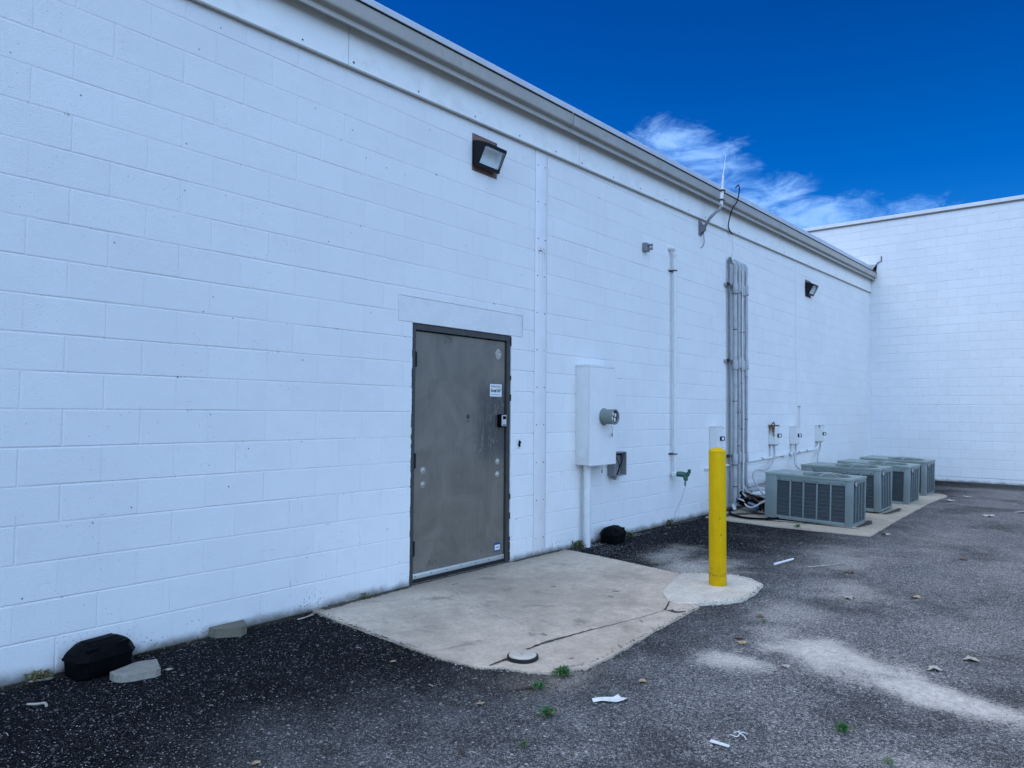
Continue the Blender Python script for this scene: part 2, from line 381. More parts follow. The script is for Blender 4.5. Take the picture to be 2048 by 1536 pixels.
M_paper=simple('litter_paper',(.78,.77,.74),.7,0,.08,40)
M_leafb=simple('dry_leaf_tan',(.46,.34,.19),.8,0,.25,60)
M_leafd=simple('dry_leaf_brown',(.17,.11,.065),.8,0,.25,60)
M_leafp=simple('dry_leaf_pale',(.46,.42,.34),.8,0,.25,60)
M_wood=simple('bleached_wood',(.42,.38,.32),.85,0,.2,40)
M_bark=simple('twig_bark',(.075,.06,.045),.9,0,.3,50)
M_weed=simple('weed_green',(.014,.165,.03),.6,0,.4,60)
M_weedd=simple('dry_weed',(.21,.19,.085),.7,0,.4,60)
M_copper=simple('tarnished_copper',(.10,.055,.045),.4,.6,.3,30)
M_filter=simple('blue_filter_drier',(.20,.26,.33),.45,0,.1,20)
M_chip=simple('pale_stone',(.36,.355,.34),.85,0,.4,30)
M_chipd=simple('grey_stone',(.19,.187,.18),.85,0,.4,30)
def glass_lens():
    m=bpy.data.materials.new('prismatic_lens_glass'); m.use_nodes=True; X.T=m.node_tree; t=m.node_tree
    b=t.nodes['Principled BSDF']; b.inputs['Base Color'].default_value=(.72,.80,.82,1); b.inputs['Roughness'].default_value=.14
    v=coords(); x,y,z=sep(v); bump(b,X.op('SINE',x*420.0)*.5+X.op('SINE',z*420.0)*.5,.002,.5)
    tr=t.nodes.new('ShaderNodeBsdfTransparent'); tr.inputs[0].default_value=(.93,.97,.98,1); mx=t.nodes.new('ShaderNodeMixShader'); mx.inputs[0].default_value=.22
    t.links.new(tr.outputs[0],mx.inputs[1]); t.links.new(b.outputs[0],mx.inputs[2]); t.links.new(mx.outputs[0],t.nodes['Material Output'].inputs[0]); return m
M_lens=glass_lens()
M_refl=simple('lamp_reflector',(.93,.95,.95),.3,0,.02)

# ------------------------------------------------------------------ the block walls
def hsh(*a):
    h=0
    for q in a: h=(h*1000003 ^ (int(q)*2654435761 & 0xffffffff)) & 0xffffffff
    h^=h>>13; h=(h*0x5bd1e995)&0xffffffff; h^=h>>15
    return (h&0xffff)/65535.0
def rect_minus(rects,h):
    out=[]
    for a0,a1,b0,b1 in rects:
        c0,c1,d0,d1=h
        if c1<=a0 or c0>=a1 or d1<=b0 or d0>=b1: out.append((a0,a1,b0,b1)); continue
        if b0<d0: out.append((a0,a1,b0,d0))
        if b1>d1: out.append((a0,a1,d1,b1))
        z0=max(b0,d0); z1=min(b1,d1)
        if a0<c0: out.append((a0,c0,z0,z1))
        if a1>c1: out.append((c1,a1,z0,z1))
    return out
def block_wall(mb,tones,a_lo,a_hi,rows,row0,aoff,par,P,holes=(),seed=0,top=None,headfade=None,w=.0075,deep=1.0):
    """real blocks with tooled, unevenly filled joints; P(a,z,depth) places a wall point"""
    def bd(n,i): return deep*.85*(.0012+.0042*hsh(seed,1,n,i//2)*(.55+.9*hsh(seed,4,n,0))+.0008*hsh(seed,2,n,i))
    def hd(n,i):
        q=hsh(seed,3,n,i); d=.0010+.0040*q*q
        return .85*deep*d*(headfade(aoff+i*C) if headfade else 1)
    for n in range(rows):
        z0=row0+n*C; z1=z0+C
        k0=int(math.floor((a_lo-aoff)/C))-2
        if (k0-par(n))%2: k0-=1
        k=k0
        while aoff+k*C<a_hi:
            x0=aoff+k*C; x1=x0+2*C; kk=k; k+=2
            if x1<=a_lo: continue
            full=(x0,x1,z0,z1); rs=[(max(x0,a_lo),min(x1,a_hi),z0,min(z1,top) if top else z1)]
            for h in holes: rs=rect_minus(rs,h)
            for (p0,p1,q0,q1) in rs:
                if p1-p0<.012 or q1-q0<.012: continue
                L=abs(p0-x0)<1e-6; R=abs(p1-x1)<1e-6; B=abs(q0-z0)<1e-6; T=abs(q1-z1)<1e-6
                mid=(x0+x1)/2 if p0+.03<(x0+x1)/2<p1-.03 else (p0+p1)/2
                dB=(lambda i:bd(n,i)) if B else (lambda i:0.0); dT=(lambda i:bd(n+1,i)) if T else (lambda i:0.0)
                dl=hd(n,kk) if L else 0.; dr=hd(n,kk+2) if R else 0.
                wo=.0016*(hsh(seed,5,n,kk)-.5)   # blocks are never perfectly flush
                e=w*(.8+.5*hsh(seed,6,n,kk))
                il=p0+(e if L else 0); ir=p1-(e if R else 0); ib=q0+(e if B else 0); it=q1-(e if T else 0)
                pr=.0007*(hsh(seed,7,n,kk)-.5)
                ds=0.0
                V=[P(p0,q0,max(dB(kk),0)),P(mid,q0,dB(kk+1)),P(p1,q0,dB(kk+2)),
                   P(p1,ib,dr),P(p1,it,dr),P(p1,q1,dT(kk+2)),P(mid,q1,dT(kk+1)),P(p0,q1,dT(kk)),P(p0,it,dl),P(p0,ib,dl),
                   P(il,ib,ds+pr),P(mid,ib,ds),P(ir,ib,ds-pr),P(ir,it,ds+pr),P(mid,it,ds),P(il,it,ds-pr)]
                F=[(0,1,11,10),(1,2,12,11),(2,3,12),(3,4,13,12),(4,5,13),(5,6,14,13),(6,7,15,14),(7,8,15),(8,9,10,15),(9,0,10),(10,11,14,15),(11,12,13,14)]
                b0=len(mb.f); mb.raw(V,F,0,False); t=hsh(seed,9,n,kk); tones+= [(t,q) for q in (B,B,R and .8,R and .8,R and .8,T,T,L and .8,L and .8,L and .8,0,0)]
def finish_wall(o,tones):
    t=list(tones)+[(.5,0)]*(len(o.data.polygons)-len(tones))
    for k,nm in enumerate(('tone','joint')):
        a=o.data.attributes.new(nm,'FLOAT','FACE'); a.data.foreach_set('value',[float(q[k]) for q in t])

XC=18.87                      # the inner corner of the two buildings
zf=lambda x:3.951+.0248*x     # lower edge of the sloping eaves
DX0,DX1,DZ=3.966,5.238,2.160  # door opening
store=thing('store_building','long white painted concrete block store with grey gutter and steel back door','building',(0,0,0))
mb=MB(); tones=[]
holes=[(DX0,DX1,-1,DZ),(3.812,5.404,DZ,2.372),(5.592,5.792,-1,9),(13.415,13.545,-1,9),(4.658,5.004,3.615,3.959),(13.972,14.335,3.685,4.015)]
block_wall(mb,tones,-4.0,XC,22,0.0,1.0233,lambda n:0 if n%2==0 else 1,lambda a,z,d:(a,d,z),holes,seed=3,top=4.46,headfade=lambda a:1.0 if a<5 else max(.45,1-.07*(a-5)))
# the reveals of the door opening and the solid core behind the face shell
for x,s in ((DX0,1),(DX1,-1)): mb.poly([(x,0,0),(x,.03,0),(x,.03,DZ),(x,0,DZ)] if s<0 else [(x,0,DZ),(x,.03,DZ),(x,.03,0),(x,0,0)])
mb.poly([(DX0,0,DZ),(DX1,0,DZ),(DX1,.03,DZ),(DX0,.03,DZ)])
mb.box(-4,XC,.20,.3,-.3,4.4); mb.box(-4,DX0-.0,.012,.198,-.3,4.3); mb.box(DX1,XC,.012,.198,-.3,4.3); mb.box(DX0+.001,DX1-.001,.012,.198,2.4,4.3)
mb.box(-4.2,-4,0,9,-.3,4.3); mb.box(-4,XC,8.9,9.1,-.3,4.6)
o=mb.build('block_wall',M_wall,store); finish_wall(o,tones)
mb=MB(); mb.box(3.814,5.402,.0,.19,DZ+.001,2.370,0,.004); mb.build('lintel',M_lintel,store)
# joint cover plates
mb=MB(); mb.box(5.597,5.788,-.0015,.02,-.02,4.15,0,.0025)
for k in range(11):
    z=.18+k*.375
    for xx in (5.635,5.752): mb.cyl((xx+random.uniform(-.006,.006),-.0035,z),(xx,-.006,z),.0065,.005,8,1)
mb.box(5.5925,5.5968,.003,.012,-.02,4.2,2); mb.build('joint_cover',[M_strip,M_screw,M_crack],store)
mb=MB(); mb.box(13.42,13.54,-.003,.02,-.02,4.32,0,.002); mb.build('joint_cover',M_strip,store)
# bare squares of masonry left round the lamps
for x0,x1,z0,z1 in ((4.660,5.002,3.617,3.957),(13.974,14.333,3.687,4.013)):
    mb=MB(); mb.box(x0,x1,.003,.10,z0,z1,0,.003); mb.build('unpainted_patch',M_brick,store)
# fascia panels, screws
mb=MB(); seams=[-4,-2.98,.14,3.26,6.336,9.466,12.70,15.86,XC-.002]
for a,b in zip(seams,seams[1:]):
    x0,x1=a+.0025,b-.0025
    V=[(x0,-.026,zf(x0)),(x1,-.026,zf(x1)),(x1,-.026,zf(x1)+.36),(x0,-.026,zf(x0)+.36),(x0,-.001,zf(x0)),(x1,-.001,zf(x1)),(x1,-.001,zf(x1)+.36),(x0,-.001,zf(x0)+.36)]
    mb.raw(V,[(0,1,2,3),(0,4,5,1),(1,5,6,2),(0,3,7,4)])
    k=0
    xx=a+.05
    while xx<b:
        z=zf(xx)+.035+.012*hsh(5,int(xx*50)); mb.cyl((xx,-.0255,z),(xx,-.030,z),.0075 if k else .011,.006,8,1); xx+=.60+.1*hsh(7,int(xx*9)); k+=1
mb.extr([(-.0005,.37),(-.0005,-.004)],[(-4,zf(-4)),(XC,zf(XC))],2)
mb.build('fascia',[M_fascia,M_screw,M_dark],store)
# drip lip under the fascia
mb=MB(); mb.extr([(-.002,-.012),(-.034,-.012),(-.034,.001),(-.0265,.002)],[(-4,zf(-4)),(XC-.003,zf(XC))]); mb.build('fascia_lip',M_gutter,store)
# gutter: ogee profile in lengths, with seams
gb=lambda x:4.205+.0262*x
prof=[(-.028,.050),(-.104,.050),(-.107,-.005),(-.121,-.003),(-.121,.020),(-.101,.028),(-.103,.048),(-.146,.064),(-.152,.075),(-.156,.178),(-.166,.182),(-.166,.194),(-.150,.196),(-.149,.186),(-.145,.13),(-.03,.09)]
mb=MB(); gs=[-4,-.2,6.03,12.22,17.86,XC-.004]
for i,(a,b) in enumerate(zip(gs,gs[1:])):
    mb.extr(prof,[(a+.0012,gb(a)),(b-.0012,gb(b))])
    mb.extr([(-.1567,.1765),(-.1675,.181),(-.1675,.188)],[(a+.0012,gb(a)),(b-.0012,gb(b))],1)  # dark strip along the top lip paints the shadow line of the bead
    if i<4: mb.extr([(y*1.012-.001,z-.002 if z<.05 else z) for y,z in prof[2:12]],[(b-.035,gb(b)-.0005),(b-.001,gb(b)-.0005)],0)
    if i<4: mb.extr([(y*1.004-.0012,z) for y,z in prof[2:12]],[(b-.004,gb(b)),(b+.006,gb(b))],1)
mb.poly([(XC-.004,y,z+gb(XC)) for y,z in prof],1)
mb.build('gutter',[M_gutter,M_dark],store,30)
# gravel stop above the gutter and the roof behind
mb=MB(); ge=lambda x:4.468+.0285*x
mb.extr([(-.03,-.20),(-.052,-.035),(-.052,.045),(-.04,.062),(.10,.07),(.4,.085)],[(-4,ge(-4)),(XC-.003,ge(XC))]); mb.build('drip_edge',M_drip,store)
mb=MB(); mb.extr([(.39,.075),(9.1,.28),(9.1,-.5)],[(-4.2,ge(-4)),(XC-.01,ge(XC))]); mb.build('roof',M_roof,store)
# flashing where the eaves die into the taller building
mb=MB(); mb.raw([(XC-.006,.08,5.10),(XC-.006,-.165,5.09),(XC-.006,-.139,4.915),(XC-.006,-.03,4.93),(XC-.14,-.045,5.075),(XC-.14,.08,5.10)],[(0,1,2,3),(1,0,5,4),(1,4,3,2)]); 
mb.tube([(XC-.008,-.14,4.895),(XC-.008,-.165,5.09),(XC-.008,-.20,5.13),(XC-.008,-.265,5.145),(XC-.008,-.268,5.27)],.010,6,1,1)
mb.tube([(XC-.008,-.035,4.74),(XC-.008,-.068,4.775),(XC-.008,-.14,4.895)],.012,6,1,1)
mb.build('corner_flashing',[M_coping,M_dark],store)

# door frame and door
mb=MB(); fy0,fy1=.010,.19
mb.box(DX0+.004,DX0+.050,fy0,fy1,-.01,DZ-.004,0,.003); mb.box(DX1-.050,DX1-.004,fy0,fy1,-.01,DZ-.004,0,.003); mb.box(DX0+.0505,DX1-.0505,fy0,fy1,DZ-.054,DZ-.004,0,.003)
# flaking caulk along the frame
for x in (DX0,DX1):
    z=.03
    while z<DZ-.02:
        h=random.uniform(.02,.10); w=random.uniform(.0012,.0034); mb.box(x-w,x+w,-.001,.012,z,z+h*.9,1 if random.random()<.38 else 2,.001,1); z+=h
mb.box(DX0+.05,DX1-.05,.06,.19,-.02,.016,3)
mb.build('door_frame',[M_frame,M_crack,M_lintel,M_dark],store)
mb=MB(); dx0,dx1,dy=4.022,5.182,.034; mb.box(dx0,dx1,dy,dy+.045,.050,2.098,0,.003); door=mb.build('door',M_door,store)
for z in (1.86,1.02,.30):
    mb=MB(); mb.cyl((4.016,.018,z-.065),(4.016,.018,z+.065),.011,None,12); mb.cyl((4.016,.018,z-.022),(4.016,.018,z+.022),.0118,None,12); mb.box(4.017,4.05,.028,.034,z-.06,z+.06,0,.001); mb.build('hinge',M_black,door)
for x,z in ((4.135,.935),(4.135,.818),(5.085,.965),(5.085,.845)):
    mb=MB(); mb.lathe((x,dy,z),(0,-1,0),[(0,.029),(.003,.028),(.004,.018),(.011,.014),(.014,.007)],18); mb.build('bolt',M_bolt,door)
mb=MB(); mb.lathe((4.68,dy,1.385),(0,-1,0),[(0,.022),(.002,.02),(.0025,.012)],16); mb.lathe((4.68,dy,1.345),(0,-1,0),[(0,.010),(.002,.008)],10); mb.build('plugged_hole',M_residue if False else M_frame,door)
mb=MB(); mb.box(dx0+.004,dx1-.004,dy-.012,dy-.0005,.050,.092,0,.002); mb.box(dx0+.01,dx1-.01,dy-.006,dy+.01,.014,.0495,1)
for k in range(7): xx=dx0+.03+k*.183; mb.cyl((xx,dy-.0115,.073),(xx,dy-.0145,.073),.006,.004,8,2)
mb.build('door_sweep',[M_alu,M_dark,M_screw],door)
mb=MB(); pts=[(5.085+.042*(1+.12*math.sin(5*t)+.07*math.sin(9*t+1))*math.cos(t),dy-.0012,1.975+.048*(1+.1*math.sin(4*t+2))*math.sin(t)) for t in [2*PI*i/28 for i in range(28)]]
mb.poly(list(reversed(pts)),0); mb.poly([(x,dy-.0003,z) for x,_,z in pts],0); mb.build('sticker_residue',M_residue,door)

def text_polys(body,size,sx=1.0,bold=0.0,spacing=1.0):
    cu=bpy.data.curves.new('lettering','FONT'); cu.body=body; cu.size=size; cu.align_x='CENTER'; cu.align_y='CENTER'; cu.offset=bold; cu.space_character=spacing; cu.resolution_u=3
    ob=bpy.data.objects.new('lettering',cu); COL.objects.link(ob); dg=bpy.context.evaluated_depsgraph_get(); dg.update()
    me=bpy.data.meshes.new_from_object(ob.evaluated_get(dg)); vs=[(v.co.x*sx,v.co.y) for v in me.vertices]; fs=[tuple(p.vertices) for p in me.polygons]
    bpy.data.objects.remove(ob); bpy.data.curves.remove(cu); bpy.data.meshes.remove(me); return vs,fs
def text_on(mb,body,size,x,y,z,m,sx=1.0,bold=0.0):
    vs,fs=text_polys(body,size,sx,bold); mb.raw([(x+a,y,z+b) for a,b in vs],fs,m)
# white store notice
mb=MB(); sx,sz=5.053,1.632; mb.box(sx-.082,sx+.082,dy-.0025,dy-.0003,sz-.058,sz+.058,0)
text_on(mb,'Family Dollar',.030,sx,dy-.0032,sz+.036,1,.82,.0002); text_on(mb,'Store# 2667',.046,sx,dy-.0032,sz-.003,1,.60,.0014)
xx=sx-.07
while xx<sx+.066: w=random.uniform(.004,.012); mb.poly([(xx,dy-.0032,sz-.043),(xx+w,dy-.0032,sz-.043),(xx+w,dy-.0032,sz-.038),(xx,dy-.0032,sz-.038)],1); xx+=w+random.uniform(.002,.005)
mb.build('store_notice',[M_label,M_ink],door)
# small blue and white sticker low on the door
mb=MB(); sx,sz=5.092,.168; mb.box(sx-.040,sx+.040,dy-.0022,dy-.0003,sz-.040,sz+.040,1); mb.poly([(sx-.036,dy-.0028,sz-.026),(sx+.036,dy-.0028,sz-.026),(sx+.036,dy-.0028,sz+.022),(sx-.036,dy-.0028,sz+.022)],0)
for k in range(5): mb.poly([(sx-.022+k*.010,dy-.0034,sz-.008),(sx-.015+k*.010,dy-.0034,sz-.008),(sx-.015+k*.010,dy-.0034,sz+.002+.003*(k%2)),(sx-.022+k*.010,dy-.0034,sz+.001)],2)
mb.build('sticker',[M_label,M_blue,M_ink],door)
# key lockbox hanging on the door edge
lb=thing('key_lockbox','small black and silver key lockbox on the grey steel door','lockbox',(5.115,dy,1.34))
mb=MB(); mb.box(5.073,5.157,dy-.047,dy-.001,1.287,1.408,0,.012,3); mb.build('body',M_blackpl,lb)
mb=MB(); mb.box(5.083,5.147,dy-.058,dy-.0475,1.296,1.402,0,.005); mb.build('front_cover',M_silver,lb)
mb=MB(); mb.box(5.093,5.137,dy-.0605,dy-.0585,1.362,1.390,0,.001); mb.build('dial_window',M_blackpl,lb)
mb=MB(); mb.box(5.094,5.136,dy-.0595,dy-.0585,1.304,1.312,0); mb.build('release_slot',M_blackpl,lb)
# switch plate beside the door
pl=thing('wall_plate','small white plate with a broken black button right of the door','switch plate',(5.35,0,1.127))
mb=MB(); mb.box(5.318,5.382,-.006,.004,1.080,1.175,0,.002); mb.build('plate',M_whitepaint,pl)
mb=MB(); mb.tube([(5.356,-.008,1.155),(5.362,-.012,1.135),(5.352,-.010,1.118),(5.360,-.012,1.100)],[.009,.013,.010,.012],8); mb.build('button',M_blackpl,pl)

# ------------------------------------------------------------------ the taller building across the corner
adj=thing('adjoining_building','taller white painted concrete block building standing across the far end','building',(XC,-4,0))
mb=MB(); tones=[]
block_wall(mb,tones,-12.0,4.0,30,.24*C,0.0,lambda n:1 if n%2==0 else 0,lambda a,z,d:(XC+d,a,z),[],seed=8,headfade=lambda a:.55,w=.009,deep=1.35)
mb.f=[tuple(reversed(f)) for f in mb.f]
mb.box(XC+.012,XC+.3,-12,4,-.5,6.16); mb.box(XC+.3,XC+8,-12,-11.8,-.5,6.1); mb.box(XC+.3,XC+8,3.8,4,-.5,6.1); mb.box(XC+7.8,XC+8,-11.8,3.8,-.5,6.1)
mb.poly([(XC,-12,-.4),(XC,4,-.4),(XC,4,.24*C),(XC,-12,.24*C)][::-1])
o=mb.build('block_wall',M_back,adj); finish_wall(o,tones)
mb=MB(); mb.box(XC-.03,XC+.34,-12.05,4.05,6.150,6.235,0,.006); mb.box(XC-.022,XC+.33,-12.04,4.04,6.118,6.1495,1); mb.build('coping',[M_coping,M_copline],adj)
mb=MB(); mb.box(XC+.25,XC+8,-11.9,3.9,6.0,6.1); mb.build('roof',M_roof,adj)

# ------------------------------------------------------------------ things on the wall
lamp_parts=None
def wall_lamp(cx,cz,label,proto=None):
    if proto is not None:
        r=dup(proto); r.location=(cx,0,cz); r['label']=label; return r
    r=thing('wall_lamp',label,'wall light',(cx,0,cz),'wall pack lamps on the store wall')
    W=.148; side=[(.0,-.110),(-.050,-.134),(-.064,-.130),(-.150,.030),(-.152,.052),(-.128,.068),(-.045,.098),(.0,.104)]   # (y,z)
    mb=MB(); n=len(side)
    # housing: side cheeks, top, bottom and back with an open sloping front
    for s in (-1,1):
        x=cx+s*W; xi=cx+s*(W-.012)
        a=[(x,y,cz+z) for y,z in side]; b=[(xi,y,cz+z) for y,z in side]
        mb.raw(a+b,[tuple(range(n)) if s<0 else tuple(reversed(range(n))),tuple(reversed(range(n,2*n))) if s<0 else tuple(range(n,2*n))]+[(i,(i+1)%n,n+(i+1)%n,n+i) for i in range(n)])
    for i in (0,1,3,4,5,6):
        y0,z0=side[i]; y1,z1=side[(i+1)%n]
        mb.raw([(cx-W+.0115,y0,cz+z0),(cx+W-.0115,y0,cz+z0),(cx+W-.0115,y1,cz+z1),(cx-W+.0115,y1,cz+z1)],[(0,1,2,3)])
    mb.box(cx-W-.002,cx+W+.002,-.072,-.046,cz-.140,cz-.108,0,.006); mb.box(cx-W-.002,cx+W+.002,-.158,-.128,cz+.026,cz+.060,0,.008)
    mb.box(cx-W-.001,cx+W+.001,-.03,-.003,cz-.112,cz+.106,0,.01)
    mb.build('housing',M_black,r)
    mb=MB(); q=W-.016
    mb.raw([(cx-q,-.034,cz-.10),(cx+q,-.034,cz-.10),(cx+q,-.034,cz+.06),(cx-q,-.034,cz+.06),(cx-q,-.125,cz+.052),(cx+q,-.125,cz+.052),(cx-q,-.06,cz-.106),(cx+q,-.06,cz-.106)],[(0,1,2,3),(3,2,5,4),(0,6,7,1),(6,0,3,4),(1,7,5,2)]); mb.build('reflector',M_refl,r)
    mb=MB(); g=[(-.066,-.106),(-.090,-.098),(-.150,.010),(-.146,.026)]
    ring=[[(cx-q,y+.004,cz+z) for y,z in g],[(cx-q+.02,y-.014,cz+z-.006) for y,z in g],[(cx+q-.02,y-.014,cz+z-.006) for y,z in g],[(cx+q,y+.004,cz+z) for y,z in g]]
    vs=[p for k in ring for p in k]; fs=[(i*4+j,i*4+j+1,(i+1)*4+j+1,(i+1)*4+j) for i in range(3) for j in range(3)]
    mb.raw(vs,fs,0,True)
    mb.build('lens',M_lens,r,20); return r
L0=wall_lamp(4.815,3.785,'black wall pack lamp with clear lens high beside the door')
wall_lamp(14.135,3.855,'black wall pack lamp with clear lens near the far corner',L0)

# aerial on its bracket
an=thing('antenna','thin whip antenna on a bent grey arm bracketed under the gutter','antenna',(9.45,0,4.05))
mb=MB()
mb.prism([(9.335,3.945),(9.42,3.945),(9.47,4.03),(9.43,4.145),(9.335,4.155)],0,.012,0,Matrix(((1,0,0,0),(0,0,-1,0),(0,1,0,0),(0,0,0,1))))
for xx in (9.35,9.42): mb.prism([(0.0,3.95),(-.075,4.02),(-.075,4.06),(0,4.15)],xx,xx+.006,0,Matrix(((0,0,1,0),(1,0,0,0),(0,1,0,0),(0,0,0,1))))
for z in (3.97,4.12): mb.cyl((9.385,-.012,z),(9.385,-.022,z),.012,.010,8,1)
mb.build('bracket',[M_greybox,M_screw],an)
mb=MB(); mb.tube([(9.385,-.05,4.00),(9.36,-.09,4.06),(9.33,-.16,4.14),(9.37,-.22,4.22),(9.45,-.265,4.30),(9.475,-.275,4.36)],.021,12); mb.build('arm',M_greybox,an)
mb=MB(); mb.cyl((9.475,-.275,4.335),(9.52,-.275,4.60),.0235,None,14,0,bev=.004)
for z,xx in ((4.43,9.491),(4.57,9.515)): mb.box(xx-.045,xx+.045,-.308,-.242,z-.010,z+.010,1,.003); mb.cyl((xx-.05,-.275,z),(xx+.05,-.275,z),.008,None,8,1)
mb.build('clamp_sleeve',[M_whitepaint,M_screw],an)
mb=MB(); mb.tube([(9.52,-.275,4.60),(9.535,-.275,4.70),(9.55,-.275,4.80)],.014,10); mb.tube([(9.55,-.275,4.80),(9.60,-.275,4.96),(9.648,-.275,5.14)],[.007,.0045,.002],8); mb.build('whip',M_whitepaint,an)
mb=MB(); mb.tube([(9.39,-.05,4.03),(9.41,-.045,3.95),(9.455,-.03,3.86),(9.445,-.012,3.80),(9.40,-.004,3.775)],.006,8); mb.build('lead',M_greybox,an)
# loose cable from the roof
mb=MB(); mb.tube([(10.52,-.06,4.90),(10.40,-.15,4.90),(10.33,-.195,4.80),(10.23,-.20,4.60),(10.10,-.185,4.47),(10.19,-.10,4.36),(10.26,-.05,4.24),(10.44,-.035,4.17)],.0085,8)
mb.tube([(10.44,-.035,4.17),(10.48,-.02,4.05),(10.53,-.012,3.95),(10.49,-.01,3.86),(10.47,-.02,3.78)],.0045,8,1)
tag(origin_to(mb.build('roof_cable',[M_blackpl,M_whitepaint]),(10.47,0,3.78)),'thin black cable hanging over the gutter down to the pipe bundle','cable')
# small grey junction box
jb=thing('junction_box','small grey junction box with two knobs high on the wall','junction box',(7.80,0,3.44))
mb=MB(); mb.box(7.745,7.845,-.055,-.0,3.432,3.535,0,.006); mb.build('box',M_greybox,jb)
for z in (3.507,3.462):
    mb=MB(); mb.lathe((7.80,-.054,z),(.35,-1,0),[(0,.014),(.028,.014),(.030,.019),(.055,.019),(.058,.012)],12); mb.build('knob',M_greybox,jb)

# meter cabinet, collar and conduit
mc=thing('meter_cabinet','tall white painted meter cabinet with round grey collar right of the door','meter cabinet',(6.57,0,0))
mx0,mx1,md=6.322,6.822,.172
mb=MB(); mb.box(mx0,mx1,-md,-.001,.872,1.932,0,.004); mb.box(mx0-.004,mx1+.004,-md-.006,-.0005,1.918,1.946,0,.003); 
mb.lathe((mx0,-.085,1.0),(-1,0,0),[(0,.052),(.0015,.052),(.002,.047),(.0012,.046)],24)
mb.build('cabinet',M_meter,mc)
mb=MB(); mb.box(mx0-.006,mx1+.006,-md-.020,-md-.004,.868,1.914,0,.0015,1); mb.box(mx0+.008,mx1-.008,-md-.004,-md+.002,.88,1.90,1); mb.build('cover',[M_meter_lit,M_dark],mc)
md+=.017
mb=MB(); cxm,czm=6.575,1.388
mb.lathe((cxm,-md,czm),(0,-1,0),[(0,.092),(.012,.092),(.014,.080),(.125,.080),(.132,.083),(.150,.083),(.152,.070),(.130,.066)],32,0,False)
mb.lathe((cxm,-md-.02,czm),(0,-1,0),[(0,.064),(.10,.064),(.105,.060)],24,1)
for k in range(4):
    a=k*PI/2+.5; mb.box(cxm-.012+.036*math.cos(a),cxm+.012+.036*math.cos(a),-md-.135,-md-.122,czm-.02+.036*math.sin(a),czm+.02+.036*math.sin(a),2,.003)
mb.build('meter_collar',[M_collar,M_dark,M_label],mc)
for x,y,z in ((6.705,-md-.03,1.19),(6.565,-md+.01,.80)):
    mb=MB(); mb.tube([(x-.02,y,z+.10),(x,y-.004,z+.06),(x,y,z+.02)],.0016,6,1); mb.box(x-.010,x+.010,y-.004,y+.004,z-.02,z+.02,0,.003); mb.build('seal_tag',[M_greybox,M_screw],mc)
mb=MB(); mb.cyl((6.435,-.075,-.02),(6.435,-.075,.873),.0385,None,22); mb.cyl((6.435,-.075,.815),(6.435,-.075,.8725),.045,None,22,0,bev=.004); mb.build('conduit',M_whitepaint,mc)
# open grey phone box
ph=thing('phone_box','open grey plastic cable box with loose black wires beside the meter cabinet','utility box',(7.08,0,.70))
mb=MB(); x0,x1,z0,z1=6.955,7.215,.715,.985
mb.box(x0,x1,-.02,-.001,z0,z1,0,.004); mb.box(x0,x0+.012,-.10,-.0205,z0,z1,0,.004); mb.box(x1-.012,x1,-.10,-.0205,z0,z1,0,.004); mb.box(x0+.0125,x1-.0125,-.10,-.0205,z1-.012,z1,0,.004); mb.box(x0+.0125,x1-.0125,-.10,-.0205,z0,z0+.012,0,.004)
mb.build('shell',M_greybox,ph)
mb=MB(); mb.box(x0+.03,x0+.075,-.045,-.0205,z0+.05,z1-.03,0,.004)
for k in range(6): mb.cyl((x0+.052,-.045,z0+.07+k*.03),(x0+.052,-.053,z0+.07+k*.03),.008,None,8,1)
mb.build('terminal_strip',[M_label,M_galv],ph)
mb=MB(); mb.tube([(x0+.06,-.05,z1-.04),(x0+.15,-.085,z1-.03),(x0+.17,-.09,z1-.10),(x0+.12,-.085,z0+.09),(x0+.08,-.08,z0+.02),(x0+.07,-.06,z0-.03)],.006,8); mb.tube([(x0+.10,-.05,z1-.06),(x0+.125,-.075,z1-.12),(x0+.10,-.09,z0+.06),(x0+.09,-.05,z0-.02)],.005,8); mb.build('wire',M_blackpl,ph)
mb=MB(); mb.tube([(x0+.075,-.05,z0-.001),(x0+.075,-.05,z0-.045)],[.026,.020],10,0,1); mb.build('cable_grommet',M_greybox,ph)

# standpipe with hose tap
wp=thing('water_pipe','tall white painted pipe with a green hose tap at its foot','pipe',(8.50,0,.6))
px_,py_=8.505,-.055
mb=MB(); mb.tube([(8.44,-.002,3.585),(8.455,-.03,3.592),(8.485,-.052,3.585),(px_,py_,3.55),(px_,py_,3.48)],.026,14); mb.cyl((px_,py_,.66),(px_,py_,3.50),.0235,None,16)
mb.cyl((px_,py_,3.49),(px_,py_,3.54),.030,None,16,0,bev=.003); mb.cyl((8.45,-.002,3.59),(8.452,-.022,3.59),.034,None,14,0)
mb.build('riser',M_whitepaint,wp)
for z in (3.30,.905):
    mb=MB(); mb.box(px_-.075,px_+.075,-.006,-.001,z-.012,z+.012,0,.001); mb.tube([(px_-.045,-.006,z),(px_-.03,-.06,z),(px_,-.084,z),(px_+.03,-.06,z),(px_+.045,-.006,z)],.008,8); mb.build('strap',M_screw,wp)
mb=MB(); mb.sphere((px_,py_,.645),.036,0); mb.cyl((px_,py_,.60),(px_,py_,.66),.031,None,16,0,bev=.003); mb.cyl((px_-.05,py_,.645),(px_,py_,.645),.028,None,14,0,bev=.003); mb.build('tee',M_whitepaint,wp)
mb=MB(); mb.tube([(px_+.0,py_-.02,.645),(px_+.03,py_-.07,.645),(px_+.05,py_-.11,.635),(px_+.05,py_-.125,.60),(px_+.05,py_-.125,.565)],[.030,.036,.036,.030,.026],12); mb.cyl((px_+.05,py_-.10,.64),(px_+.065,py_-.16,.665),.010,None,8)
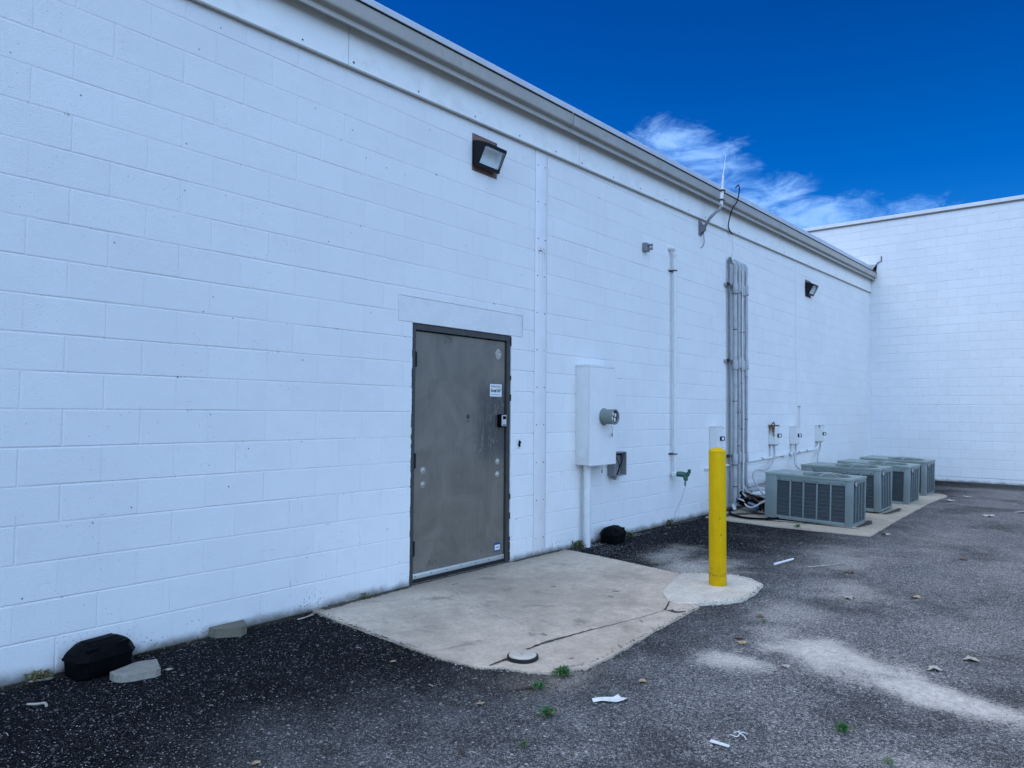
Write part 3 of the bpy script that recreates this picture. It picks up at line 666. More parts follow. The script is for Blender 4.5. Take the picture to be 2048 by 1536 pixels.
for k in range(6):
    a=k*PI/3; c=Vector((px_+.065,py_-.16,.665)); u=Vector((.97,.2,0)); w=Vector((.05,-.3,1)).normalized(); mb.tube([c,c+(u*math.cos(a)+w*math.sin(a))*.046],[.013,.018],8,0,1)
mb.build('hose_tap',M_green,wp)
mb=MB(); mb.tube([(px_+.05,py_-.125,.565),(px_+.045,py_-.12,.53),(px_+.05,py_-.122,.49)],[.010,.016,.006],8); mb.tube([(px_+.05,py_-.122,.49),(px_+.04,py_-.07,.32),(px_+.01,py_,.14),(px_,py_,.03)],.0022,6); mb.build('drip_string',M_greybox,wp)

# refrigerant line bundle
pb=thing('pipe_bundle','tall bundle of four pale wrapped refrigerant pipes strapped to the wall','pipe bundle',(10.55,0,0))
def ppx(i,t): return [10.385,10.525,10.665,10.80][i]-.045*t
yy=-.10
for i in range(4):
    r=[.032,.029,.033,.031][i]; zt=[3.71,3.74,3.73,3.73][i]; pts=[(ppx(i,0)-.03,-.002,zt+.02),(ppx(i,0),-.05,zt+.025),(ppx(i,0),yy,zt-.04)]
    z=zt-.2
    while z>.55: t=1-z/3.7; pts.append((ppx(i,t)+random.uniform(-.006,.006),yy+random.uniform(-.004,.004),z)); z-=.28
    if i==0: pts+=[(ppx(i,.9),yy,.3),(ppx(i,.95),yy,.12),(ppx(i,.95),yy-.01,.06)]
    if i==1: pts+=[(ppx(i,.9),yy,.3),(ppx(i,.95),yy-.01,.12),(ppx(i,.95),yy-.02,.05)]
    if i==2: pts+=[(ppx(i,.9),yy,.38),(ppx(i,.95)+.03,yy-.03,.28),(ppx(i,.95)+.12,yy-.05,.20),(ppx(i,.95)+.28,yy-.06,.17)]
    if i==3: pts+=[(ppx(i,.9),yy,.42),(ppx(i,.95)+.05,yy+.01,.345),(ppx(i,.95)+.17,yy+.02,.31),(ppx(i,.95)+.6,yy+.02,.33),(ppx(i,.95)+1.1,yy+.02,.33)]
    mb=MB(); mb.tube(pts,r,14,0,5)
    for z in ([2.70,1.62,.35],[1.45,.95],[2.68,1.9,1.2],[2.0,1.35])[i]:
        t=1-z/3.7; mb.cyl((ppx(i,t),yy,z-.006),(ppx(i,t),yy,z+.006),r+.0025,None,14,1)
    mb.build('pipe',[M_insul,M_blackpl],pb)
mb=MB(); mb.tube([(10.36,-.05,3.74),(10.30,-.04,3.68),(10.30,-.04,2.4),(10.285,-.045,1.2),(10.27,-.05,.1)],.017,10); mb.build('rear_pipe',M_insuld,pb)
for i in range(3):
    mb=MB(); x=ppx(i,.0)+.07; mb.tube([(x-.02,-.08,3.70),(x,-.13,3.6),(x-.012,-.13,3.2),(x-.03,-.135,2.2),(x-.02,-.14,1.1),(x-.05,-.14,.12)],.008,8); mb.build('thin_line',M_insul if i!=1 else M_whitepaint,pb)
for z in (3.37,2.22,.80):
    t=1-z/3.7
    mb=MB(); mb.box(10.20-.04*t,10.91-.05*t,-.045,-.001,z-.022,z+.022,0,.003); mb.box(10.20-.04*t,10.30-.04*t,-.058,-.0455,z-.012,z+.03,1,.002); mb.build('strut',[M_galv,M_dark],pb)
    for i in range(4):
        r=[.032,.029,.033,.031][i]; mb=MB(); zz=z-.05+.03*(i%2); mb.cyl((ppx(i,t),yy-.002,zz-.075),(ppx(i,t),yy-.002,zz+.075),r+.009,None,16,0,bev=.003); mb.cyl((ppx(i,t),yy-.002,zz-.08),(ppx(i,t),yy-.002,zz-.074),r+.011,None,16,1); mb.build('clamp_sleeve',[M_insul,M_dark],pb)
# the tangle of lines on the pad: fittings between wall and the first condenser
tg=thing('refrigerant_lines','tangle of dark refrigerant lines and filter driers on the pad behind the nearest condenser','pipes',(10.6,-.4,.02))
mb=MB()
rr=random.Random(4)
for k in range(16):
    y0=rr.uniform(-.18,-.05); z0=rr.uniform(.05,.35); x0=rr.uniform(10.25,10.8)
    y1=rr.uniform(-.75,-.55); z1=rr.uniform(.05,.22); x1=x0-rr.uniform(.0,.45)
    mb.tube([(x0,y0,z0),((x0+x1)/2+rr.uniform(-.1,.1),(y0+y1)/2,rr.uniform(.03,.22)),(x1,y1,z1)],rr.uniform(.009,.018),8,0 if rr.random()<.75 else 1,5)
mb.build('line',[M_blackpl,M_copper],tg)
def drier(a,b,r,mat):
    mb=MB(); a=Vector(a); b=Vector(b); d=(b-a).normalized(); L=(b-a).length
    mb.lathe(a,d,[(0,.010),(L*.06,.012),(L*.16,r*.8),(L*.22,r),(L*.78,r),(L*.84,r*.8),(L*.94,.012),(L,.010)],16); mb.build('filter_drier',mat,tg)
drier((10.30,-.30,.105),(10.05,-.56,.085),.055,M_filter); drier((10.72,-.15,.27),(10.88,-.36,.285),.045,M_insul); drier((10.62,-.22,.22),(10.78,-.42,.24),.040,M_whitepaint)
mb=MB(); mb.tube([(10.30,-.14,.16),(10.25,-.25,.17),(10.15,-.36,.10),(10.02,-.50,.11),(9.98,-.66,.21),(9.95,-.78,.26)],.012,8); mb.build('white_cable',M_whitepaint,tg)
mb=MB(); mb.tube([(10.35,-.10,.04),(9.9,-.20,.035),(9.55,-.42,.035),(9.45,-.68,.035),(9.6,-.92,.035),(9.95,-.98,.04),(10.2,-.9,.05)],.015,10); mb.build('black_hose',M_blackpl,tg)
mb=MB(); mb.cyl((10.27,-.10,.075),(10.08,-.20,.065),.026,None,12); mb.build('elbow_stub',M_whitepaint,tg)
for k in range(40):
    pass
# disconnect boxes
def disc_box(x,z0,h,label,mat,top):
    r=thing('disconnect_box',label,'electrical box',(x,0,z0),'disconnect boxes in a row behind the condensers')
    mb=MB(); w,d=.205,.105
    mb.box(x,x+w,-d,-.001,z0,z0+h,0,.004); mb.box(x-.004,x+w+.004,-d-.008,-.0005,z0+h-.012,z0+h+.004,0,.003); mb.box(x+.06,x+.115,-d-.003,-.004,z0-.006,z0+.001,1); mb.build('box',[mat,M_dark],r)
    mb=MB(); mb.box(x+.004,x+w-.004,-d-.007,-d-.0005,z0+.012,z0+h-.02,0,.002); mb.box(x+w-.012,x+w+.05,-d-.004,-d+.002,z0+h-.035,z0+h-.022,1,.001); mb.box(x+w-.012,x+w+.04,-d-.004,-d+.002,z0+.02,z0+.03,1,.001); mb.build('cover',[M_whitepaint,M_galv],r)
    mb=MB(); hx,hz=x+w*.62,z0+h*.48; mb.box(hx-.02,hx+.012,-d-.022,-d-.007,hz-.03,hz+.03,0,.002); mb.tube([(hx+.005,-d-.02,hz+.026),(hx+.045,-d-.045,hz+.024),(hx+.05,-d-.047,hz),(hx+.045,-d-.045,hz-.024),(hx+.005,-d-.02,hz-.026)],.006,8,0,4); mb.build('pull_handle',M_blackpl,r)
    return r
disc_box(9.675,.915,.335,'clean white disconnect box just left of the pipe bundle',rusty('disconnect_paint',0,.335,.1),0)
d2=disc_box(12.005,.912,.335,'white disconnect box with rust running down from its top',rusty('rusty_disconnect_paint',0,.335,1.0),1)
disc_box(13.04,.900,.320,'plain white disconnect box under the thin wall conduit',rusty('disconnect_paint_b',0,.32,.12),0)
disc_box(14.50,.905,.320,'farthest white disconnect box with a rusty top corner',rusty('disconnect_paint_c',0,.32,.4),0)
mb=MB(); mb.tube([(11.99,-.055,1.245),(12.02,-.07,1.285),(12.07,-.07,1.29),(12.12,-.06,1.25)],.010,8); mb.build('rusty_top_hub',M_copper,d2)
cr=thing('conduit_run','thin white horizontal conduit feeding the disconnect boxes along the wall','conduit',(12,0,.65))
mb=MB(); mb.tube([(9.5,-.03,.655),(10.3,-.03,.668),(11.3,-.03,.690),(12.06,-.03,.705),(13.1,-.03,.735),(13.9,-.03,.752),(14.30,-.032,.757),(14.47,-.045,.79),(14.53,-.055,.85),(14.545,-.055,.91)],.0165,10,0,4)
for xx in (11.62,12.9,13.45,13.9): mb.cyl((xx-.02,-.03,.69+(xx-11.3)*.024),(xx+.02,-.03,.6905+(xx-11.3)*.024),.022,None,10,1)
mb.build('pipe',[M_whitepaint,M_greybox],cr)
for x,z in ((12.03,.912),(13.06,.90),(9.72,.915)):
    mb=MB(); mb.cyl((x,-.04,z),(x,-.032,.70),.014,None,10); mb.sphere((x,-.032,.705),.026,0); mb.build('drop',M_whitepaint,cr)
mb=MB(); mb.box(12.62,12.80,-.055,-.008,.69,.745,0,.012); mb.build('pull_fitting',M_rust or M_whitepaint,cr)
mb=MB(); mb.tube([(13.53,-.03,1.23),(13.53,-.03,1.58)],.011,8,0,1); mb.box(13.49,13.60,-.03,-.004,1.57,1.59,1,.002); mb.build('wall_conduit_stub',[M_whitepaint,M_galv],cr)
def whip(label,pts,r,mat):
    o=MB(); o.tube(pts,r,10,0,7); o=o.build('flexible_conduit',mat); tag(o,label,'conduit','flexible conduits from boxes to condensers'); origin_to(o,pts[0]); return o
whip('grey flexible conduit looping from the rusty disconnect box down to the nearest condenser',[(12.10,-.06,.912),(12.08,-.07,.72),(11.75,-.12,.59),(11.40,-.15,.53),(11.05,-.16,.56),(10.80,-.20,.50),(10.62,-.30,.40),(10.42,-.48,.28),(10.30,-.74,.17)],.014,M_insul)
whip('pale flexible conduit dropping from the disconnect box under the thin wall conduit',[(13.15,-.07,.90),(13.14,-.075,.78),(13.0,-.10,.66),(12.75,-.22,.52),(12.3,-.6,.42),(12.08,-.86,.35)],.014,M_insul)
whip('pale flexible conduit dropping from the farthest disconnect box',[(14.64,-.06,.905),(14.60,-.06,.76),(14.40,-.08,.66),(14.1,-.2,.50),(13.75,-.6,.42),(13.5,-.93,.35)],.014,M_insul)

# ------------------------------------------------------------------ ground, slabs
def gz(x,y): return -.055*max(0.0,min(1.0,(x-13.2)/5.0))
mb=MB()
xs=[-200,-60,-20,-8,-4,0,4,8,11,13.2,14,15,16,17,18,XC+.2,24,60,200]; ys=[200,60,20,10,2,.15,-.5,-1,-2,-3,-4,-6,-9,-14,-30,-80,-200]
vs=[(x,y,gz(x,y)-.004) for y in ys for x in xs]; n=len(xs)
mb.raw(vs,[(r*n+c,(r+1)*n+c,(r+1)*n+c+1,r*n+c+1) for r in range(len(ys)-1) for c in range(n-1)],0,True)
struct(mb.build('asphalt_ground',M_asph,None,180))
def slab_mesh(name,pts,z,mat,jit=.009,step=.03,th=.08,extra=None,rnd=.02,lock=()):
    out=[]
    for i in range(len(pts)):
        a=Vector(pts[i]); b=Vector(pts[(i+1)%len(pts)]); L=(b-a).length; k=max(1,int(L/step)); nrm=Vector((-(b-a).y,(b-a).x))/max(L,1e-6)
        for j in range(k):
            q=a+(b-a)*(j/k); s=0 if i in lock else jit*(mnoise.noise(Vector((q.x*9,q.y*9,z*50)))+.6*mnoise.noise(Vector((q.x*31,q.y*31,3))))
            out.append(q+nrm*s)
    mb=MB(); mb.prism([(q.x,q.y) for q in out],z-th,z,0,None,.004)
    if extra: extra(mb)
    return struct(mb.build(name,mat))
SZ=.014
def ribbon(mb,pts,ws,z,m,seed=0):
    P=[Vector(p) for p in pts]; fine=[];W=[]
    for i in range(len(P)-1):
        k=max(2,int((P[i+1]-P[i]).length/.02))
        for j in range(k):
            t=j/k; fine.append(P[i].lerp(P[i+1],t)); W.append(ws[i]*(1-t)+ws[i+1]*t)
    fine.append(P[-1]); W.append(ws[-1]); L=[];R=[]
    for i,q in enumerate(fine):
        d=(fine[min(i+1,len(fine)-1)]-fine[max(i-1,0)]).normalized(); nn=Vector((-d.y,d.x))
        o=.012*mnoise.noise(Vector((q.x*14,q.y*14,seed))); w=W[i]*(1+.8*mnoise.noise(Vector((q.x*40,q.y*40,seed+5))))
        L.append((*(q+nn*(o+w*.5)),z)); R.append((*(q+nn*(o-w*.5)),z))
    for i in range(len(fine)-1): mb.poly([L[i+1],L[i],R[i],R[i+1]][::-1],m)
def slab_extra(mb):
    ribbon(mb,[(3.30,-1.70),(3.42,-1.685),(3.55,-1.69),(3.95,-1.76),(4.31,-1.845),(4.68,-1.905)],[.035,.015,.028,.010,.005,.003],SZ+.002,1,1)
    ribbon(mb,[(3.28,-1.72),(3.12,-1.70),(3.03,-1.70)],[.035,.022,.012],SZ+.002,1,2)
    ribbon(mb,[(4.70,-1.90),(4.83,-1.86),(4.98,-1.80)],[.02,.012,.01],SZ+.0025,1,3)
    ribbon(mb,[(4.72,-1.93),(4.70,-1.99),(4.76,-2.02)],[.06,.035,.02],SZ+.003,1,4)
    ribbon(mb,[(3.1,-.045),(3.5,-.035),(3.96,-.02)],[.06,.07,.05],SZ+.002,1,6)
    ribbon(mb,[(5.25,-.03),(5.6,-.025),(6.05,-.03)],[.03,.05,.05],SZ+.002,1,7)
    ribbon(mb,[(3.97,-.0),(4.6,-.004),(5.24,-.0)],[.03,.035,.03],SZ+.002,1,8)
    # pale dragged scratch from the door to the corner
    ribbon(mb,[(4.16,-.30),(4.0,-.60),(3.86,-.95),(3.72,-1.35),(3.62,-1.62),(3.50,-1.93)],[.003,.007,.009,.008,.010,.004],SZ+.0015,2,9)
slab_mesh('doorstep_slab',[(3.055,.10),(3.02,-.30),(2.985,-.85),(2.95,-1.40),(2.985,-1.655),(3.07,-1.755),(3.10,-1.88),(3.19,-2.01),(3.39,-2.125),(3.8,-2.11),(4.25,-2.075),(4.62,-2.06),(4.98,-2.04),(5.12,-1.80),(5.45,-1.58),(5.86,-1.45),(6.0,-.75),(6.085,-.20),(6.08,.10)],SZ,[M_conc,M_crack,simple('pale_scratch',(.66,.60,.52),.9,0,.2,60)],extra=slab_extra)
bs=[(4.935,-1.80),(5.13,-1.655),(5.55,-1.535),(5.88,-1.455),(6.02,-1.66),(6.11,-1.86),(6.06,-2.02),(5.92,-2.16),(5.62,-2.21),(5.33,-2.215),(5.10,-2.08),(4.93,-1.90)]
slab_mesh('bollard_footing',bs,.024,M_conc2,.008,.04)
slab_mesh('condenser_pad',[(9.32,-.10),(9.24,-.45),(9.16,-1.05),(9.17,-1.7),(9.20,-2.21),(10.4,-2.175),(11.43,-2.155),(12.6,-2.14),(13.48,-2.12),(14.75,-2.17),(14.95,-2.10),(15.25,-1.6),(15.3,-.1)],.012,[M_conc3,M_crack],extra=lambda mb:(ribbon(mb,[(9.55,-.85),(9.66,-1.4),(9.62,-2.0)],[.05,.08,.03],.0145,1,21),ribbon(mb,[(9.75,-1.93),(10.2,-1.95),(10.5,-1.9)],[.05,.10,.05],.0145,1,22),ribbon(mb,[(11.3,-1.9),(11.8,-1.95),(12.2,-1.93)],[.06,.10,.04],.0145,1,23),ribbon(mb,[(9.35,-.15),(9.7,-.25),(10.0,-.4),(10.3,-.75)],[.15,.22,.2,.1],.0145,1,24)))

# bollard
bo=thing('bollard','yellow painted steel bollard standing on its own concrete footing','bollard',(5.652,-1.885,0))
mb=MB(); R=.069
mb.lathe((5.652,-1.885,.0),(0,0,1),[(0,R),(.02,R),(.022,R+.001),(1.110,R+.0006),(1.114,R)],40,0,False); mb.build('post',M_yellow,bo,60)
mb=MB(); mb.lathe((5.652,-1.885,1.1145),(0,0,1),[(0,R+.0015),(.004,R+.002),(.010,R-.002),(.020,R-.016),(.028,R-.034),(.033,R-.055),(.035,.004)],40,0,True); mb.build('domed_cap',M_yellow,bo,60)

# condensers
def condenser(x,y1,w,d,h,label,tilt,proto=None):
    r=thing('air_conditioner',label,'air conditioner',(x,y1,.012),'condensers in a row on the pad')
    y0=y1-d; z0=.040; z1=z0+h
    mb=MB(); t=.03
    # shell with real openings: corner posts, top and bottom rails
    F0,F1=y1-.165,y0+.085      # louvre field on the long side
    g0,g1=z0+.045,z1-.095
    mb.box(x,x+w,y1-.16,y1,z0,z1-.0255,0,.006)                      # service end
    mb.box(x,x+.075,y0,y0+.082,z0,z1-.0255,0,.006); mb.box(x+w-.05,x+w,y0,y0+.05,z0,z1-.0255,0,.006)
    mb.box(x+.001,x+.03,y0+.0825,y1-.1605,g1,z1-.026,0,.003); mb.box(x+.001,x+.03,y0+.0825,y1-.1605,z0,g0,0,.003)
    mb.box(x+.0755,x+w-.0505,y0+.001,y0+.03,g1+.02,z1-.026,0,.003); mb.box(x+.0755,x+w-.0505,y0+.001,y0+.03,z0,g0-.015,0,.003)
    mb.box(x+w-.03,x+w-.001,y0+.0505,y1-.1605,z0,z1-.026,0,.003)
    for k in range(1,5):
        yk=F1+(F0-F1)*k/5; mb.box(x+.0,x+.022,yk-.010,yk+.010,g0-.001,g1+.001,0,.004)
    ns=4
    for k in range(1,ns):
        xk=x+.075+(w-.125)*k/ns; mb.box(xk-.005,xk+.005,y0-.0,y0+.022,g0-.016,g1+.021,0,.004)
    mb.box(x+.0755,x+.09,y0+.0,y0+.02,g0-.014,g1+.019,0,.003)
    for k in range(6): yk=F1+.03+(F0-F1)*k/5.4; mb.cyl((x,yk,z1-.075),(x-.004,yk,z1-.075),.008,.006,8,1)
    mb.build('cabinet',[M_ac,M_screw],r)
    mb=MB(); mb.box(x+.016,x+.03,y0+.0835,y1-.1615,g0-.001,g1+.001); mb.box(x+.0765,x+w-.0515,y0+.014,y0+.028,g0-.015,g1+.02)
    # horizontal louvre wires
    zz=g0
    while zz<g1: mb.box(x+.010,x+.0155,y0+.084,y1-.162,zz,zz+.004,1); mb.box(x+.077,x+w-.052,y0+.009,y0+.0135,zz,zz+.004,1); zz+=.021
    mb.build('coil_grille',[M_coil,M_coil],r)
    # top pan with fan opening
    mb=MB(); cx,cy=x+w*.5,y0+d*.37; rad=min(w*.43,d*.30); n=40
    inner=[(cx+rad*math.cos(2*PI*i/n),cy+rad*math.sin(2*PI*i/n)) for i in range(n)]
    outer=[]
    for i in range(n):
        c,s=math.cos(2*PI*i/n),math.sin(2*PI*i/n); a0,a1,b0,b1=x-.006-cx,x+w+.006-cx,y0-.006-cy,y0+d*.70-cy
        k=min([q for q in ((a1/c if c>1e-6 else 9),(a0/c if c<-1e-6 else 9),(b1/s if s>1e-6 else 9),(b0/s if s<-1e-6 else 9))]); outer.append((cx+c*k,cy+s*k))
    zt=z1; V=[(a,b,zt) for a,b in outer]+[(a,b,zt-.002) for a,b in [(cx+(q-cx)*1.06,cy+(p-cy)*1.06) for q,p in inner]]+[(a,b,zt-.012) for a,b in inner]+[(a,b,zt-.09) for a,b in inner]
    fs=[]
    for k in range(3):
        for i in range(n): fs.append((k*n+i,k*n+(i+1)%n,(k+1)*n+(i+1)%n,(k+1)*n+i))
    mb.raw(V,fs,0,False)
    ym=y0+d*.70
    mb.poly([(x-.006,ym+.004,zt),(x+w+.006,ym+.004,zt),(x+w+.006,y1+.004,zt),(x-.006,y1+.004,zt)],0)
    for cnr in ((x-.006,y0-.006),(x+w+.006,y0-.006),(x+w+.006,ym),(x-.006,ym)):
        pass
    mb.box(x-.006,x-.0,y0-.006,y1+.004,z1-.026,z1-.0005,0); mb.box(x+w,x+w+.006,y0-.006,y1+.004,z1-.026,z1-.0005,0); mb.box(x+.0002,x+w-.0002,y0-.006,y0-.0,z1-.026,z1-.0005,0); mb.box(x+.0002,x+w-.0002,y1,y1+.004,z1-.026,z1-.0005,0)
    mb.box(x-.004,x+w+.004,ym-.001,ym+.005,z1-.004,z1+.003,0)
    # corner triangles the round fan leaves
    import itertools
    for (ax,ay) in ((x-.006,y0-.006),(x+w+.006,y0-.006),(x+w+.006,ym),(x-.006,ym)):
        best=sorted(range(n),key=lambda i:(outer[i][0]-ax)**2+(outer[i][1]-ay)**2)[:2]
        i,j=sorted(best); 
        if j-i>1: i,j=j,i
        mb.poly([(outer[i][0],outer[i][1],zt),(ax,ay,zt),(outer[j][0],outer[j][1],zt)][::-1],0)
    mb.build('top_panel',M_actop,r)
    mb=MB()
    for k in (1.6,3.2,4.8,6.4,8.0):
        rk=rad*k/8.2; ring=[(cx+rk*math.cos(2*PI*i/28),cy+rk*math.sin(2*PI*i/28),z1+.004+.022*(1-(k/8.2)**2)) for i in range(29)]; mb.tube(ring,.0024,5,0,1)
    for a in (0,PI/4,PI/2,3*PI/4): mb.tube([(cx+rad*t*math.cos(a),cy+rad*t*math.sin(a),z1+.002+.026*(1-t*t)) for t in (-1,-.5,0,.5,1)],.0065,6,1,1)
    mb.cyl((cx,cy,z1+.024),(cx,cy,z1+.034),.075,.06,16,1)
    mb.build('fan_guard',[M_guard,M_actop],r)
    mb=MB(); mb.cyl((cx,cy,z1-.085),(cx,cy,z1-.03),.07,None,16)
    for k in range(4):
        a=k*PI/2+.4; c,s=math.cos(a),math.sin(a); p=lambda rr,o,z:(cx+c*rr-s*o,cy+s*rr+c*o,z); mb.raw([p(.06,-.05,z1-.08),p(rad*.93,-.11,z1-.085),p(rad*.93,.09,z1-.045),p(.06,.05,z1-.05)],[(0,1,2,3)])
    mb.poly([(cx+rad*math.cos(2*PI*i/20),cy+rad*math.sin(2*PI*i/20),z1-.0899) for i in range(20)],1)
    mb.build('fan',[M_fan,M_dark],r)
    mb=MB(); bx=x+.12; mb.box(bx,bx+.13,y0-.0035,y0-.0003,z1-.112,z1-.030,0)
    ring=[(bx+.065+.034*math.cos(t),y0-.004,z1-.071+.028*math.sin(t)) for t in [2*PI*i/18 for i in range(19)]]; mb.tube(ring,.004,4,1,1); mb.box(bx+.045,bx+.085,y0-.0045,y0-.0036,z1-.077,z1-.065,1)
    mb.build('badge',[M_badge,M_badgew],r)
    mb=MB(); mb.box(x+.03,x+w-.03,y0+.03,y1-.03,.0125,z0+.004,0); 
    for yy2 in (y0+.06,y0+d*.5,y1-.09): mb.box(x+.012,x+w-.012,yy2-.03,yy2+.03,.0125,z0-.0005,0)
    mb.build('base_rails',M_blackpl,r)
    r.rotation_euler=(math.radians(tilt),0,0)
    return r
AC=condenser(9.70,-.775,.695,1.10,.605,'nearest grey green air conditioner showing its whole louvred long side',1.6)
def more(x,y1,label,tilt,rz,sc):
    r=dup(AC); r.location=(x,y1,.012); r.rotation_euler=(math.radians(tilt),0,rz); r['label']=label; r.scale=sc; return r
more(11.315,-.745,'second grey green air conditioner counted from the yellow bollard',.6,0,(1.10,1.0,1.03))
more(12.785,-.85,'third grey green air conditioner, between the second and the farthest unit',2.2,0,(1.18,.985,1.02))
more(14.40,-.815,'farthest grey green air conditioner, last in the row beside the far wall',1.6,0,(1.22,.985,1.0))

# bait stations
def bait(loc,rz,label,proto=None,sc=1.0):
    if proto is not None:
        r=dup(proto); r.location=loc; r.rotation_euler=(0,0,rz); r['label']=label; r.scale=(sc,sc,sc); return r
    r=thing('bait_station',label,'bait station',(0,0,0),'black bait stations along the wall')
    def oct_(w,d,c): return [(-w+c,-d),(w-c,-d),(w,-d+c),(w,d-c),(w-c,d),(-w+c,d),(-w,d-c),(-w,-d+c)]
    def loft(mb,secs):
        n=8; V=[(x,y,z) for (w,d,c,z) in secs for x,y in oct_(w,d,c)]
        mb.raw(V,[(k*n+i,k*n+(i+1)%n,(k+1)*n+(i+1)%n,(k+1)*n+i) for k in range(len(secs)-1) for i in range(n)],0,True)
        mb.poly([(x,y,secs[0][3]) for x,y in oct_(*secs[0][:3])][::-1]); mb.poly([(x,y,secs[-1][3]) for x,y in oct_(*secs[-1][:3])])
    mb=MB(); loft(mb,[(.138,.088,.03,.0),(.145,.095,.032,.01),(.150,.100,.034,.085)])
    mb.build('base',M_blackpl,r,25)
    mb=MB(); loft(mb,[(.158,.108,.036,.086),(.160,.110,.036,.096),(.156,.106,.040,.104),(.154,.103,.044,.118),(.147,.096,.048,.135),(.134,.084,.048,.152),(.116,.070,.044,.164),(.100,.056,.036,.170),(.092,.050,.03,.172)])
    mb.box(-.085,.085,-.036,.036,.168,.178,0,.005)
    mb.build('lid',M_blackpl,r,40)
    for s in (-1,1):
        mb=MB(); mb.box(s*.085-.028,s*.085+.028,-.092,-.066,.135,.158,0,.005); mb.build('latch',M_blackpl,r)
    r.location=loc; r.rotation_euler=(0,0,rz); return r
B0=bait((1.605,-.118,0),math.radians(10),'black bait station box against the wall behind the round-cornered paver')
bait((6.85,-.145,0),math.radians(8),'black bait station box at the foot of the meter conduit',B0,1.0)
# pavers, cover, debris
def paver(name,pts,h,mat,label):
    mb=MB(); out=[]
    for i in range(len(pts)):
        a=Vector(pts[i]); b=Vector(pts[(i+1)%len(pts)])
        for j in range(6):
            q=a.lerp(b,j/6); out.append((q.x+.004*mnoise.noise(Vector((q.x*40,q.y*40,1))),q.y+.004*mnoise.noise(Vector((q.x*40,q.y*40,7)))))
    mb.prism(out,.0,h,0,None,.005); o=mb.build(name,mat); tag(o,label,'paving stone'); origin_to(o,(pts[0][0],pts[0][1],0)); return o
paver('paving_stone',[(1.590,-.30),(1.592,-.352),(1.615,-.392),(1.66,-.418),(1.765,-.446),(1.792,-.437),(1.803,-.405),(1.842,-.285),(1.80,-.262),(1.74,-.245)],.042,M_paver,'pale grey paving stone piece lying in front of the black box')
paver('paving_stone',[(2.285,-.005),(2.30,-.06),(2.42,-.150),(2.475,-.12),(2.52,-.005)],.062,M_pave2,'dirty mossy paving stone piece tucked against the foot of the wall')
cc=thing('cleanout_cover','round pale cleanout cover at the corner of the doorstep slab','drain cover',(3.245,-1.765,SZ))
mb=MB(); pr=[(3.245+.092*(1+.03*math.sin(3*t))*math.cos(t),-1.765+.092*(1+.04*math.sin(2*t+1))*math.sin(t)) for t in [2*PI*i/36 for i in range(36)]]
mb.prism(pr,SZ-.005,SZ+.020,0,None,.003); mb.build('rim',M_dark,cc)
mb=MB(); mb.prism([(3.245+(a-3.245)*.88,-1.765+(b+1.765)*.88) for a,b in pr],SZ+.012,SZ+.026,0,None,.003); mb.sphere((3.24,-1.76,SZ+.026),.004,1); mb.build('lid',[M_conc2,M_screw],cc)

def sheet(name,pts,z,mat,label,cat,curl=.006,th=.0012,group=None):
    """thin torn sheet with a little curl and real thickness"""
    mb=MB(); c=Vector((sum(p[0] for p in pts)/len(pts),sum(p[1] for p in pts)/len(pts)))
    def Z(p): return z+curl*(.5+mnoise.noise(Vector((p[0]*22,p[1]*22,z*90))))+.002
    top=[(p[0],p[1],Z(p)) for p in pts]; n=len(pts); V=top+[(a,b,k-th) for a,b,k in top]+[(c.x,c.y,z+.002+curl*.3),(c.x,c.y,z+.002+curl*.3-th)]
    fs=[(i,(i+1)%n,2*n) for i in range(n)]+[(n+(i+1)%n,n+i,2*n+1) for i in range(n)]+[(i,n+i,n+(i+1)%n,(i+1)%n) for i in range(n)]
    mb.raw(V,fs); o=mb.build(name,mat); tag(o,label,cat,group); origin_to(o,(c.x,c.y,z)); return o
sheet('paper_scrap',[(3.035,-2.375),(3.075,-2.385),(3.10,-2.42),(3.135,-2.455),(3.163,-2.447),(3.148,-2.475),(3.165,-2.50),(3.125,-2.505),(3.085,-2.485),(3.045,-2.43),(3.018,-2.395)],0,M_paper,'torn white paper scrap lying on the asphalt below the drain cover','litter',.010)
sheet('paper_strip',[(2.985,-3.015),(3.012,-3.012),(3.012,-3.098),(2.985,-3.102)],0,M_paper,'straight white paper strip on the asphalt near the bottom edge','litter',.004)
def stick(pts,r,mat,label,z=0.0,name='wood_splinter',cat='stick',group=None):
    mb=MB(); k=len(pts); mb.tube([(a,b,z+r*.8+.001) for a,b in pts],[r*(.75+.5*random.random()) for _ in pts],6,0,3); o=mb.build(name,mat); tag(o,label,cat,group); origin_to(o,(pts[0][0],pts[0][1],z)); return o
stick([(6.85,-1.925),(7.02,-1.95),(7.21,-1.978)],.010,M_paper,'straight pale splinter on the asphalt right behind the bollard')
stick([(3.225,-2.0),(3.30,-2.04),(3.40,-2.08)],.004,M_wood,'thin pale stick lying along the slab edge beside the weed',SZ)
stick([(2.86,-.105),(2.93,-.10),(3.0,-.08)],.005,M_wood,'thin pale stick lying at the wall just left of the doorstep slab')
stick([(2.845,-1.985),(2.90,-2.02),(2.955,-2.055)],.006,M_bark,'dark twig pointing at the small weed by the slab corner',0,'twig')
stick([(2.245,-2.215),(2.225,-2.25),(2.20,-2.30)],.005,M_bark,'dark twig near the bottom middle of the photo',0,'twig')
stick([(1.20,-.35),(1.23,-.385),(1.26,-.40),(1.255,-.44)],.006,M_wood,'curled pale bark strip left of the black box',0,'twig')
stick([(2.70,-.97),(2.72,-1.01),(2.70,-1.04)],.003,M_bark,'hair thin twig on the dark asphalt left of the slab',0,'twig')
stick([(6.95,-2.2),(7.2,-2.35),(7.35,-2.38)],.006,M_wood,'long thin pale splinter beyond the bollard footing',0)
